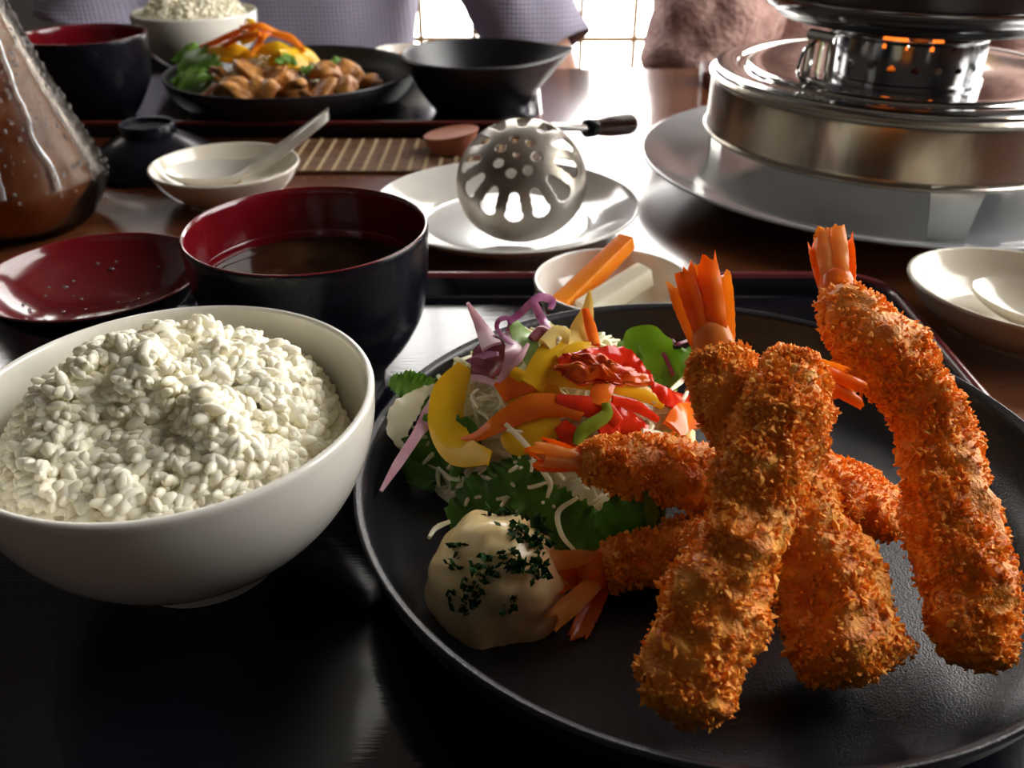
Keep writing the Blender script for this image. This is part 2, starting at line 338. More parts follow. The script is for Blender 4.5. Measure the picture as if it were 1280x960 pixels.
# ================================================================== SETTING
def rect_wall(axis, fixed, u0, u1, z0, z1, holes, thick, inward):
    """wall in the plane axis=fixed, from u0..u1, with rectangular holes; solid boxes around the holes"""
    us = sorted({u0, u1, *[h[0] for h in holes], *[h[1] for h in holes]}); zs = sorted({z0, z1, *[h[2] for h in holes], *[h[3] for h in holes]})
    out = []
    for a, b_ in zip(us, us[1:]):
        for c, d in zip(zs, zs[1:]):
            um, zm = (a + b_) / 2, (c + d) / 2
            if any(h[0] < um < h[1] and h[2] < zm < h[3] for h in holes): continue
            off = fixed + inward * -thick / 2
            if axis == 'y': out.append(box(b_ - a, thick, d - c, (um, off, c)))
            else: out.append(box(thick, b_ - a, d - c, (off, um, c)))
    return join(*out)
struct('floor', box(RX1 - RX0 + .4, RY1 - RY0 + .4, .1, ((RX0 + RX1) / 2, (RY0 + RY1) / 2, RZ0 - .1)), MT['floor'])
struct('ceiling', box(RX1 - RX0 + .4, RY1 - RY0 + .4, .1, ((RX0 + RX1) / 2, (RY0 + RY1) / 2, RZ1)), MT['ceil'])
struct('wall_back', rect_wall('y', RY1, RX0, RX1, RZ0, RZ1, [WIN_A, WIN_B], .12, -1), MT['wall_paint'])
struct('wall_front', rect_wall('y', RY0, RX0, RX1, RZ0, RZ1, [], .12, 1), MT['wall_paint'])
struct('wall_left', rect_wall('x', RX0, RY0, RY1, RZ0, RZ1, [], .12, 1), MT['wall_paint'])
struct('wall_right', rect_wall('x', RX1, RY0, RY1, RZ0, RZ1, [WIN_C], .12, -1), MT['wall_paint'])
def window(name, axis, fixed, u0, u1, z0, z1, ustep, ustart, zlines, bar=.010):
    r = bpy.data.objects.new(name, None); COL.objects.link(r); r['kind'] = 'structure'; r.location = ((u0 + u1) / 2, fixed, z0) if axis == 'y' else (fixed, (u0 + u1) / 2, z0)
    loc = np.array(r.location)
    def B(ua, ub, za, zb, t, nm, mat, off=0):
        c = ((ua + ub) / 2, fixed + off, za) if axis == 'y' else (fixed + off, (ua + ub) / 2, za)
        v, f = box(ub - ua, t, zb - za, c) if axis == 'y' else box(t, ub - ua, zb - za, c)
        return part(nm, (v - loc, f), mat, r, smooth=False)
    fr = .04
    B(u0, u0 + fr, z0, z1, .06, 'window_frame', MT['lattice']); B(u1 - fr, u1, z0, z1, .06, 'window_frame', MT['lattice'])
    B(u0 + fr, u1 - fr, z0, z0 + fr, .06, 'window_frame', MT['lattice']); B(u0 + fr, u1 - fr, z1 - fr, z1, .06, 'window_frame', MT['lattice'])
    us = [u for u in np.arange(ustart - 40 * ustep, ustart + 40 * ustep, ustep) if u0 + fr + .02 < u < u1 - fr - .02]
    for u in us: B(u - bar / 2, u + bar / 2, z0 + fr, z1 - fr, .016, 'lattice_bar', MT['lattice'])
    for z in zlines:
        if z0 + fr + .02 < z < z1 - fr - .02: B(u0 + fr, u1 - fr, z - bar / 2, z + bar / 2, .013, 'lattice_bar', MT['lattice'])
    ue = [u0 + fr] + us + [u1 - fr]; ze = [z0 + fr] + [z for z in zlines if z0 + fr + .02 < z < z1 - fr - .02] + [z1 - fr]
    for a, b_ in zip(ue, ue[1:]):
        for c, d in zip(ze, ze[1:]): B(a + .001, b_ - .001, c + .001, d - .001, .003, 'pane', MT['pane'], 0)
    return r
WY = RY1 + .06
dwy = WY * math.cos(PITCH) + (.37) * math.sin(PITCH)
ust = 66.5 / FPX * dwy
zrow = [(-.155 + .34 * k) for k in range(-1, 5)]
window('window_1', 'y', WY, *WIN_A, ust, 86 / FPX * dwy, zrow)
window('window_2', 'y', WY, *WIN_B, ust * 2, 86 / FPX * dwy, zrow)
window('window_3', 'x', RX1 + .06, *WIN_C, .16, .6, zrow)

# ------------------------------------------------------------------ table and benches
TX0, TX1, TY0, TY1 = -.75, .85, .03, 1.062
tb = thing('dining_table', 'reddish-brown polished wooden table under all the dishes', 'table', ((TX0 + TX1) / 2, (TY0 + TY1) / 2, RZ0))
part('tabletop', box(TX1 - TX0, TY1 - TY0, .035, (0, 0, -RZ0 - .035), .004), MT['table_wood'], tb)
for sx in (-1, 1):
    for sy in (-1, 1):
        part('leg', box(.06, .06, -RZ0 - .035, (sx * ((TX1 - TX0) / 2 - .08), sy * ((TY1 - TY0) / 2 - .08), 0), .004), MT['table_wood'], tb)
bn = thing('bench', 'long dark padded bench behind the far side of the table', 'bench', (.05, 1.46, RZ0))
part('seat', box(1.7, .42, .08, (0, 0, .34), .02), MT['bench'], bn)
part('backrest', box(1.7, .06, .12, (0, .19, .42), .02), MT['bench'], bn)
for sx in (-1, 1): part('leg', box(.06, .36, .34, (sx * .75, 0, 0), .005), MT['wall_wood'], bn)

# ------------------------------------------------------------------ trays
TRZ = .004
def tray(loc, w, d, label):
    t = thing('serving_tray', label, 'tray', loc)
    part('base', rrect(w, d, .03, [(.006, 0), (.003, .004), (.0008, .0125), (.0050, .0125), (.0068, .0095), (.0105, TRZ + .0006), (.0125, TRZ)], k=8), MT['tray_lacquer'], t, sharp=8)
    part('rim', rrect(w, d, .03, [(.0010, .0115), (.0002, .0128), (0, .0142), (.0008, .015), (.0032, .015), (.0042, .0142), (.0050, .0126), (.0040, .0118)], k=8, cap0=False, cap1=False), MT['rim_brown'], t, sharp=50)
    return t
FT = (-.04, .280, 0)
tray(FT, .498, .360, 'black lacquered tray with dark red rim under the fried shrimp plate')
BT = (-.222, .916, 0)
tray(BT, .498, .284, 'black lacquered tray with dark red rim under the meat plate')

# ------------------------------------------------------------------ china helpers
def bowl_profile(R, H, foot, fh=.006, wall=.0025, shape=1.0, pts=9):
    """closed outer+inner profile of a rounded bowl, base at z=0"""
    o = []
    for t in np.linspace(0, 1, pts):
        a = t * pi / 2
        r = foot + (R - foot) * (math.sin(a) ** shape); z = fh + (H - fh) * (.62 * (1 - math.cos(a)) + .38 * t)
        o.append((r, z))
    inn = [(max(r - wall, .001), z + wall * (1 - i / (len(o) - 1))) for i, (r, z) in enumerate(o)]
    return o, inn
def china_bowl(parent, mat, R, H, foot, z0, fh=.006, wall=.0025, shape=1.0, name='bowl', seg=96):
    o, inn = bowl_profile(R, H, foot, fh, wall, shape)
    prof = [(.001, .0022), (foot * .82, .0022), (foot * .86, .0), (foot, .0), (foot * 1.0, fh * .7)] + o[1:]
    oo = catmull([(foot, fh * .6)] + o[1:], 40); ii = catmull(inn, 40)[::-1]
    lip = [(R - wall * .15, H + wall * .35), (R - wall * .5, H + wall * .5), (R - wall * .85, H + wall * .35)]
    full = np.vstack([[(.001, .002), (foot * .8, .002), (foot * .84, .0002), (foot * .88, 0), (foot * .97, 0), (foot, .0004)], oo, lip, ii, [(.001, ii[-1][1] - .0002)]])
    v, f = lathe(full, seg); v[:, 2] += z0
    return part(name, (v, f), mat, parent, sharp=55), inn
def inner_r(inn, z):
    zs = [p[1] for p in inn]; rs = [p[0] for p in inn]; return float(np.interp(z, zs, rs))

# ------------------------------------------------------------------ rice
GR = ellipsoid((0, 0, 0), (.0020, .0019, .0036), 7, 9)
GRL = ellipsoid((0, 0, 0), (.0018, .0017, .0034), 4, 6)
inn_ = bowl_profile(.0645, .0655, .0275, .009, .0026, .95, 24)[1]
def rice_heap(name, label, centre, R, ztop, zrim, zin, n, base, dome, seed, group=None, skew=(0, 0)):
    """a heap: h(x,y) above the inner bowl, grains on it in layers"""
    cx, cy, cz = centre
    cl = [(R * .9 * math.sqrt(rng.random()), rng.random() * 2 * pi, rng.uniform(.006, .012), rng.uniform(.0025, .006)) for _ in range(34)]
    def h(x, y):
        d = np.sqrt(x * x + y * y) / R
        q = np.stack([x, y, np.full_like(x, seed)], 1)
        lump = fbm(q, 75, 2, seed) * .0042 + fbm(q, 30, 2, seed + 5) * .0032
        for cr_, ca, cw, ch in cl: lump = lump + ch * np.sqrt(np.clip(1 - ((x - cr_ * math.cos(ca)) ** 2 + (y - cr_ * math.sin(ca)) ** 2) / cw ** 2, 0, 1))
        return dome(x, y, d) - .002 + lump * np.clip(1.25 - d, 0, 1)
    nu, nv = 40, 72
    rr = np.linspace(.0005, R, nu); a = np.linspace(0, 2 * pi, nv, endpoint=False)
    X, Y = np.outer(rr, np.cos(a)).ravel(), np.outer(rr, np.sin(a)).ravel()
    Zt = h(X, Y) - .002; lim = np.interp(Zt, [p[1] for p in inn_], [p[0] for p in inn_]) - .0012; k_ = np.minimum(1, lim / np.maximum(np.hypot(X, Y), 1e-6)); top = np.stack([X * k_, Y * k_, Zt], 1)
    mound = (top, grid_faces(nu, nv, True))
    u = rng.random(n); th = rng.random(n) * 2 * pi; r = R * np.sqrt(u) * .985
    x, y = r * np.cos(th), r * np.sin(th)
    z = h(x, y) + rng.uniform(-.0022, .0020, n); lim = np.interp(z, [p[1] for p in inn_], [p[0] for p in inn_]) - .0042; k_ = np.minimum(1, lim / np.maximum(r, 1e-6)); x, y = x * k_, y * k_
    fa = rng.random(n) * 2 * pi; tl = rng.normal(size=n) * .38
    za = np.stack([np.cos(fa) * np.cos(tl), np.sin(fa) * np.cos(tl), np.sin(tl)], 1); xa = unit(np.cross(za, rng.normal(size=(n, 3)))); rot = np.stack([xa, np.cross(za, xa), za], 2)
    scl = np.stack([rng.uniform(.8, 1.1, n), rng.uniform(.8, 1.1, n), rng.uniform(.8, 1.2, n)], 1)
    # most grains lie rather flat
    g = scatter(base, np.stack([x, y, z], 1), rot, scl)
    vf = join(mound, g)
    return single(name, vf, MT['rice'], label, 'rice', (cx, cy, cz), group, kind='stuff', sharp=0)

# front rice bowl
RB = np.array([-.1088, .2395]); RBR, RBH = .0645, .0655
rb = thing('rice_bowl', 'large white porcelain bowl heaped with rice on the dark tray', 'bowl', (RB[0], RB[1], TRZ))
_, inn = china_bowl(rb, MT['white_china'], RBR, RBH, .0275, 0, .009, .0026, .95)
def dome_front(x, y, d):
    base = .0570 + .0125 * (1 - np.clip(d, 0, 1) ** 2.4)
    base = base + .10 * (y) * np.clip(1 - d * .6, 0, 1) + .03 * (-x) - .012 * np.clip((x - .03) / .03, 0, 1)
    return base - .010 * np.clip((d - .75) / .25, 0, 1)
rice_heap('cooked_rice', 'steamed white rice heaped in the large white bowl', (RB[0], RB[1], TRZ), .0575, 0, 0, 0, 3300, GR, dome_front, 3)
# back rice bowl
BB = np.array([-.335, 1.003])
bb = thing('rice_bowl', 'white porcelain rice bowl behind the meat plate', 'bowl', (BB[0], BB[1], TRZ))
china_bowl(bb, MT['white_china'], RBR, RBH, .0275, 0, .009, .0026, .95)
rice_heap('cooked_rice', 'steamed white rice heaped in the bowl behind the meat plate', (BB[0], BB[1], TRZ), .058, 0, 0, 0, 1900, GRL, lambda x, y, d: .058 + .030 * (1 - np.clip(d, 0, 1) ** 2.4) - .006 * np.clip((d - .8) / .2, 0, 1), 9)

# ------------------------------------------------------------------ soup bowls and lids
def soup_bowl(loc, label, soup_label):
    t = thing('soup_bowl', label, 'bowl', (loc[0], loc[1], TRZ))
    out = catmull([(.029, .005), (.0335, .0095), (.0405, .019), (.0475, .033), (.0508, .05), (.0524, .0745)], 40)
    full = np.vstack([[(.001, .003), (.024, .003), (.0245, 0), (.0285, 0), (.029, .004)], out, [(.0520, .0755)]])
    v, f = lathe(full, 96)
    # soft facets in the lower half, as on a carved wooden bowl
    a = np.arctan2(v[:, 1], v[:, 0]); k = 10
    fac = np.cos(pi / k) / np.cos((a % (2 * pi / k)) - pi / k); w = np.clip((.036 - v[:, 2]) / .02, 0, 1) * np.clip((v[:, 2] - .004) / .004, 0, 1)
    s = 1 - w * (1 - fac) * 1.0; v[:, 0] *= s; v[:, 1] *= s
    part('shell', (v, f), MT['bowl_black'], t, sharp=50)
    inn = catmull([(.0522, .0748), (.0518, .0757), (.0508, .0755), (.0498, .072), (.0490, .055), (.0482, .0545), (.0455, .035), (.037, .0195), (.02, .010), (.001, .0095)], 60)
    part('lining', lathe(inn, 96), MT['red_lacquer'], t, sharp=50, label='glossy red lining')
    lv = .052
    v, f = lathe([(.0484, lv - .0006), (.0478, lv - .0002), (.046, lv), (.02, lv), (.001, lv)], 72)
    v[:, 2] += .0002 * fbm(v + 3, 120, 2, 2)
    single('miso_soup', (v, f), MT['miso'], soup_label, 'soup', (loc[0], loc[1], TRZ))
    return t
soup_bowl((-.0885, .3615), 'black soup bowl with red lining beside the heaped rice bowl', 'cloudy brown soup in the bowl beside the heaped rice')
soup_bowl((-.372, .815), 'black soup bowl with red lining behind the glass carafe', 'dark brown soup in the bowl behind the carafe')
def lid_geo():
    o = catmull([(.021, .008), (.032, .0135), (.044, .0215), (.0505, .0295), (.0532, .0345)], 24)
    i = catmull([(.0532, .0345), (.0527, .0352), (.0518, .0346), (.049, .030), (.042, .0225), (.030, .0145), (.015, .0105), (.001, .0095)], 36)
    outer = lathe(np.vstack([[(.001, .0035), (.0175, .0035), (.018, .0002), (.019, 0), (.0205, 0), (.021, .0006)], o]), 80)
    return outer, lathe(i, 80)
ld = thing('bowl_cover', 'upturned black lid with wet red inside, left of the soup bowl', 'lid', (-.207, .404, TRZ))
lo, li = lid_geo()
part('shell', lo, MT['bowl_black'], ld, sharp=50); part('lining', li, MT['red_lacquer'], ld, sharp=50, label='glossy red lining')
dr = []
for k in range(46):
    r = .045 * math.sqrt(random.random()); a = random.uniform(0, 2 * pi); s = random.uniform(.0004, .0012)
    z = float(np.interp(r, [0, .015, .030, .042, .049], [.0095, .0105, .0145, .0225, .030]))
    dr.append(ellipsoid((r * math.cos(a), r * math.sin(a), z + s * .2), (s * 1.2, s, s * .6), 5, 7))
part('water_drop', join(*dr), MT['drop'], ld, kind='stuff')
ld2 = thing('bowl_cover', 'closed-side-up black lid with a ring foot, between carafe and saucer', 'lid', (-.284, .695, 0))
v, f = lo; v2 = v.copy(); v2[:, 2] = .0352 - v2[:, 2]; part('shell', (v2, [q[::-1] for q in f]), MT['bowl_black'], ld2, sharp=50)
v, f = li; v2 = v.copy(); v2[:, 2] = .0352 - v2[:, 2]; part('lining', (v2, [q[::-1] for q in f]), MT['red_lacquer'], ld2, sharp=50)

# ------------------------------------------------------------------ plates
def plate_geo(prof_out, prof_in, seg=128):
    o = catmull(prof_out, 36); i = catmull(prof_in, 36); return lathe(np.vstack([o, i]), seg)
def black_plate(loc, R, label):
    s = R / .120
    po = [(.001, .002), (.064 * s, .002), (.066 * s, .0), (.072 * s, .0), (.074 * s, .003), (.095 * s, .005), (.110 * s, .012), (.1175 * s, .024), (.1195 * s, .031), (.1200 * s, .0320)]
    pin = [(.1200 * s, .0320), (.1194 * s, .0331), (.1184 * s, .0329), (.1164 * s, .0309), (.1148 * s, .022), (.110 * s, .0125), (.101 * s, .008), (.085 * s, .0068), (.04 * s, .0066), (.001, .0066)]
    return single('dinner_plate', plate_geo(po, pin), MT['black_stone'], label, 'plate', (loc[0], loc[1], TRZ), sharp=60)
PLT = np.array([.0695, .2505]); PR = .1235; PZ = TRZ + .0068
black_plate(PLT, PR, 'black stoneware plate holding fried shrimp and salad')
BPL = np.array([-.210, .880])
black_plate(BPL, .118, 'black stoneware plate holding sauteed meat and vegetables')

# white plate with skimmer
WP = np.array([-.004, .561])
single('side_plate', plate_geo([(.001, .003), (.045, .003), (.047, 0), (.051, 0), (.053, .003), (.070, .0085), (.082, .0155), (.0865, .0185), (.0872, .0195)], [(.0872, .0195), (.0864, .0203), (.085, .0199), (.079, .0170), (.066, .0105), (.056, .0072), (.05, .0062), (.02, .006), (.001, .006)]), MT['white_china'], 'white porcelain plate under the perforated steel skimmer', 'plate', (WP[0], WP[1], 0), sharp=60)
# big grey plate
GP = np.array([.275, .647])
single('serving_platter', plate_geo([(.001, .003), (.10, .003), (.103, 0), (.112, 0), (.114, .003), (.140, .008), (.165, .0175), (.177, .0225), (.1785, .0235)], [(.1785, .0235), (.1775, .0245), (.175, .0242), (.164, .0195), (.142, .0115), (.132, .0098), (.12, .0095), (.05, .009), (.001, .009)]), MT['grey_china'], 'large pale grey plate beneath the steel burner stand', 'plate', (GP[0], GP[1], 0), sharp=60)

# saucers with spoons
def saucer_geo(sx=1.0, sy=1.0):
    o = catmull([(.001, .003), (.024, .003), (.026, 0), (.029, 0), (.030, .003), (.038, .007), (.046, .015), (.051, .023), (.0522, .0255)], 30)
    i = catmull([(.0522, .0255), (.0517, .0267), (.0503, .0266), (.0490, .0245), (.043, .0155), (.035, .0095), (.028, .0076), (.01, .0072), (.001, .0072)], 30)
    v, f = lathe(np.vstack([o, i]), 96); v[:, 0] *= sx; v[:, 1] *= sy; return v, f
single('saucer', saucer_geo(), MT['cream_china'], 'small cream saucer with a spoon, in front of the bamboo mat', 'saucer', (-.204, .620, 0))
def spoon_geo(L=.088, bw=.022, bl=.030, rise=.036):
    """chinese spoon along +x: bowl round the origin, handle rising"""
    nu, nv = 26, 16
    V = []
    for layer, off in ((0, 0.0), (1, .0022)):
        for i in range(nu):
            u = i / (nu - 1)
            if u < .52:                       # bowl
                t = u / .52; xx = -bl + t * 2 * bl * .98
                hw = bw * math.sqrt(max(1e-4, 1 - (xx / bl) ** 2 * .93)) if t < .72 else bw * (math.sqrt(1 - (-bl + .72 * 1.96 * bl) ** 2 / bl ** 2 * .93)) * (1 - (t - .72) * 1.15)
                dep = .0115 * max(0, 1 - (xx / bl) ** 2) ** .7; zc = .0145 if t < .8 else .0145 + (t - .8) * .016
            else:
                t = (u - .52) / .48; xx = bl * .96 + t * (L - bl); hw = .0100 - .0018 * t; dep = .0045 * (1 - t * .5); zc = .0185 + rise * (t ** 1.15)
                if t > .97: hw *= .7
            for j in range(nv):
                s = -1 + 2 * j / (nv - 1)
                V.append((xx, s * hw, zc - dep * (1 - s * s) - off * (1 if u < .5 else 1 + min(1, (u - .5) * 10) * 1.6)))
    n = nu * nv; Fc = grid_faces(nu, nv) + [q[::-1] for q in grid_faces(nu, nv, off=n)]
    edge = [j for j in range(nv)] + [i * nv + nv - 1 for i in range(1, nu)] + [(nu - 1) * nv + j for j in range(nv - 2, -1, -1)] + [i * nv for i in range(nu - 2, 0, -1)]
    for a, b_ in zip(edge, edge[1:] + edge[:1]): Fc.append((a, a + n, b_ + n, b_))
    return np.array(V), Fc
v, f = spoon_geo()
single('soup_spoon', (v, f), MT['white_china'], 'white porcelain spoon resting in the saucer near the bamboo mat', 'spoon', (-.2145, .619, .0085), rz=math.radians(4), sharp=60)
v, f = lathe([(.017, .0), (.0165, .0008), (.001, .0008)], 32); v[:, 0] *= 1.2
single('leftover_broth', (v, f), MT['broth'], 'amber broth left in the white spoon near the bamboo mat', 'broth', (-.2145, .619, .0125))
RSL = np.array([.266, .412])
single('saucer', saucer_geo(1.17, .97), MT['cream_china'], 'small cream saucer with a spoon, at the right of the shrimp tray', 'saucer', (RSL[0], RSL[1], 0), rz=math.radians(-35))
v, f = spoon_geo(L=.10, rise=.045)
single('soup_spoon', (v, f), MT['cream_china'], 'white porcelain spoon resting in the saucer right of the shrimp tray', 'spoon', (RSL[0] - .002, RSL[1] - .006, .0085), rz=math.radians(-58), sharp=60)

# ------------------------------------------------------------------ pickles in a small bowl
PK = np.array([.0516, .4155])
pk = thing('pickle_bowl', 'small white bowl of pickled vegetable sticks behind the shrimp plate', 'bowl', (PK[0], PK[1], TRZ))
china_bowl(pk, MT['white_china'], .0405, .0255, .017, 0, .005, .002, .9)
def stick(name, a, b_, w, h, mat, label, group=None, taper=.8, cat='vegetable'):
    a, b_ = np.asarray(a, float), np.asarray(b_, float); d = b_ - a; L = np.linalg.norm(d); z = d / L
    x = unit(np.cross(z, [0, 0, 1.])); y = np.cross(z, x)
    v, f = rrect(w, h, min(w, h) * .18, [(min(w, h) * .12, 0), (0, .001), (w * (1 - taper) * .25, L * .6), (w * (1 - taper) * .5, L - .001), (w * (1 - taper) * .5 + min(w, h) * .12, L)], k=3)
    v = v + np.stack([fbm(v * 1 + a * 9, 120, 2, k_) for k_ in (1, 2, 3)], 1) * .0004
    R = np.stack([x, y, z], 1); v = v @ R.T + a
    return single(name, (v, f), mat, label, cat, world=True, group=group, sharp=50)
stick('carrot_stick', P(690, 395, .012), P(785, 300, .036), .0118, .011, MT['carrot'], 'bright orange carrot stick leaning out of the pickle bowl')
stick('daikon_stick', P(728, 392, .014), P(808, 342, .026), .013, .012, MT['daikon'], 'thick white daikon stick in the small pickle bowl', taper=.95)
stick('daikon_stick', P(705, 400, .012), P(800, 352, .016), .012, .009, MT['daikon'], 'flat white daikon slice lying under the thicker stick in the pickle bowl', taper=.95)
stick('cucumber_piece', P(676, 375, .012), P(690, 362, .016), .010, .006, MT['cucumber'], 'pale green pickled cucumber piece at the edge of the pickle bowl')
bp = thing('pickle_bowl', 'small white bowl with orange pickles behind the spouted black dish', 'bowl', (-.116, 1.008, TRZ))
china_bowl(bp, MT['white_china'], .034, .0255, .016, 0, .005, .002, .9)
for k, (dx, dy) in enumerate(((-.012, -.006), (.004, .004), (.014, -.004))):
    stick('carrot_slice', (-.116 + dx - .010, 1.008 + dy, .016 + .004 * k), (-.116 + dx + .014, 1.008 + dy + .004, .026 + .002 * k), .010, .008, MT['carrot'], 'orange carrot slice in the pickle bowl behind the spouted dish', 'carrot slices in the far pickle bowl')

# ------------------------------------------------------------------ fried shrimp
FL = (np.array([(0, 0, 1.), (0, 0, -1.), (.55, 0, .1), (-.25, .5, -.1), (-.3, -.5, .15)]), [(0, 2, 3), (0, 3, 4), (0, 4, 2), (1, 3, 2), (1, 4, 3), (1, 2, 4)])
def shrimp(label, ctrl, radii, tail_dir=None, tail=True, seed=0, ncr=3600, tail_len=.027, fins=5, spread=.55, flat=.92, tail_r=.0062, pale=False):
    """ctrl: world points head -> tail end of the breaded body; the fins follow"""
    path = catmull(ctrl, 90); n, sg = 90, 44
    c0 = path.mean(0)
    t = thing('fried_shrimp', label, 'shrimp', (path[:, 0].mean(), path[:, 1].mean(), max(PZ, path[:, 2].min() - radii[0])), 'fried shrimp on the plate')
    u = np.linspace(0, 1, n); rad = np.interp(u, np.linspace(0, 1, len(radii)), radii)
    rad = rad * np.sqrt(np.clip(1 - ((.10 - u) / .10).clip(0, 1) ** 2.4, .02, 1)) * (1 - .25 * ((u - .96) / .04).clip(0, 1))
    v, f = tube(path, rad, sg, flat=flat)
    tt, N, B = frames(path)
    ax = np.repeat(path, sg, 0); d = unit(v - ax + 1e-9)
    k = np.linspace(0, 1, n).repeat(sg)
    soft = np.clip(rad.repeat(sg) / .012, .25, 1)
    disp = (fbm(v + seed, 48, 2, seed + 7) * .0022 + fbm(v + seed, 110, 3, seed) * .0022 + fbm(v + seed, 420, 2, seed + 4) * .0011) * soft
    v = v + d * disp[:, None]
    v[:, 2] = np.maximum(v[:, 2], PZ + .0003)
    part('body', (v, f), MT['crust'], t, world=True, sharp=0)
    # crumbs, dense clumps here and bare crust there
    m = int(ncr * 1.7); idx = rng.integers(0, len(v), m * 3)
    dens = fbm(v[idx] + seed * 5, 95, 2, seed + 9); idx = idx[rng.random(len(idx)) < np.clip(.42 + .75 * dens, .10, 1)][:m]; m = len(idx)
    nd = unit(d[idx] + rng.normal(size=(m, 3)) * .45)
    up = rng.normal(size=(m, 3)); x = unit(np.cross(nd, up)); y = np.cross(nd, x)
    lay = rng.random(m)[:, None]; zax = unit(nd * (.35 + .6 * lay) + x * (1 - .5 * lay)); xx = unit(np.cross(zax, y)); yy = np.cross(zax, xx)
    rot = np.stack([xx, yy, zax], 2)
    s = rng.uniform(.00045, .00115, m) * np.where(rng.random(m) < .07, 1.8, 1)
    scl = np.stack([s * 1.25, s * 1.3, s * rng.uniform(.8, 1.5, m)], 1)
    pos = v[idx] + d[idx] * .0003 + rng.normal(size=(m, 3)) * .0004
    cv, cf = scatter(FL, pos, rot, scl); cv[:, 2] = np.maximum(cv[:, 2], PZ + .0002)
    part('crumb_coating', (cv, cf), MT['crumb'], t, world=True, smooth=False, kind='stuff')
    if tail:
        e = path[-1]; td = unit(tail_dir) if tail_dir is not None else tt[-1]
        side = unit(np.cross(td, unit(EYE - e))); nn = np.cross(side, td)
        mt = MT['shell_pale'] if pale else MT['shell']
        L0 = tail_len
        st = part('tail', tube([e - td * .008, e - td * .002, e + td * L0 * .12, e + td * L0 * .28, e + td * L0 * .36], [tail_r * 1.0, tail_r * 1.0, tail_r * .95, tail_r * .8, tail_r * .35], 16, 16, flat=.7, up=nn), mt, t, world=True, label='glossy orange tail shell')
        for q in range(fins):
            s_ = (q - (fins - 1) / 2) / max(1, (fins - 1) / 2)
            front = (q % 2) * 2 - 1
            dirq = unit(td + side * s_ * spread)
            b0 = e - td * L0 * .08 + side * s_ * tail_r * .5 + nn * (.0022 * front); L = L0 * (1.06 - .10 * abs(s_) + .08 * (q % 2))
            pth = [b0, b0 + dirq * L * .35 + nn * .0006 * front, b0 + dirq * L * .7 + nn * .0004 * front, b0 + dirq * L]
            vf = ribbon(pth, [tail_r * .55, tail_r * .85, tail_r * 1.0, tail_r * 1.05, tail_r * .9], .0009, nn, 18, 7, cup=.45 * front, ruffle=.0004, rfreq=3, seed=q)
            # ragged end
            far = ((vf[0] - b0) @ dirq) / L; vf[0][:] = vf[0] + dirq * (np.clip((far - .8) / .2, 0, 1) * fbm(vf[0] * 1.0, 420, 3, q + seed) * .0042)[:, None]
            part('tail_fin', vf, MT['shell_pale'] if (q % 2) == (0 if pale else 1) else MT['shell'], st, world=True, root=t)
    return t
def pts(*a): return [P(*q) for q in a]
SH = {}
# lower shrimp first: the ones that lie on the plate
shrimp('fried shrimp whose red tail touches the dollop of dressing', pts((985, 655, .026), (930, 668, .024), (860, 690, .0225), (800, 702, .021), (752, 712, .021)), [.010, .0125, .0120, .0105, .0075], tail_dir=P(690, 752, .022) - P(752, 712, .021), seed=11, ncr=1300, tail_len=.026, tail_r=.0062, spread=.42, fins=4)
shrimp('fried shrimp lying across the plate with its tail on the salad', pts((1140, 654, .026), (1060, 625, .030), (960, 603, .036), (860, 592, .042), (780, 582, .047), (725, 576, .050)), [.0095, .0130, .0135, .0125, .0095, .0050], tail_dir=P(690, 570, .052) - P(725, 576, .050), seed=23, ncr=2800, tail_len=.015, tail_r=.0040, spread=.12)
shrimp('fried shrimp with upright tail, its body passing behind the foremost one', pts((1085, 850, .025), (1045, 760, .034), (990, 645, .052), (940, 560, .066), (910, 490, .078), (894, 440, .086)), [.0150, .0150, .0125, .0115, .0105, .0080], tail_dir=P(872, 345, .104) - P(894, 440, .086), seed=37, ncr=4000, tail_len=.028, tail_r=.0068, spread=.13, pale=True)
shrimp('fried shrimp with tall orange tail at the plate edge near the saucer', pts((1232, 838, .026), (1212, 730, .037), (1180, 610, .054), (1155, 520, .068), (1115, 455, .079), (1070, 402, .087), (1047, 365, .092)), [.0118, .0120, .0114, .0114, .0114, .0098, .0062], tail_dir=P(1035, 280, .106) - P(1047, 365, .092), seed=41, ncr=4000, tail_len=.026, tail_r=.0062, spread=.06)
shrimp('foremost fried shrimp, thickly crumbed, leaning over the others', pts((858, 908, .024), (878, 795, .041), (926, 668, .060), (962, 570, .075), (984, 490, .086), (997, 455, .090)), [.0112, .0132, .0124, .0120, .0110, .0090], tail_dir=P(1090, 500, .080) - P(997, 455, .090), seed=5, ncr=5200, tail_len=.020, tail_r=.0036, spread=.12, pale=True)

# ------------------------------------------------------------------ salad
SCN = P(695, 560, PZ)
SR = .055
def salad_h(x, y):
    d = np.hypot((x - SCN[0]) / 1.05, y - SCN[1]) / SR
    return PZ + .048 * np.clip(1 - d ** 2.0, 0, 1) ** .8
def S(x, y, lift=.003):
    """point where the view ray of a pixel meets the salad heap (or the plate), lifted"""
    d = unit(ray(x, y)); tlo = .1
    for t in np.arange(.12, .6, .001):
        p = EYE + d * t
        if p[2] < salad_h(p[0], p[1]) + lift: return p
    return P(x, y, PZ)
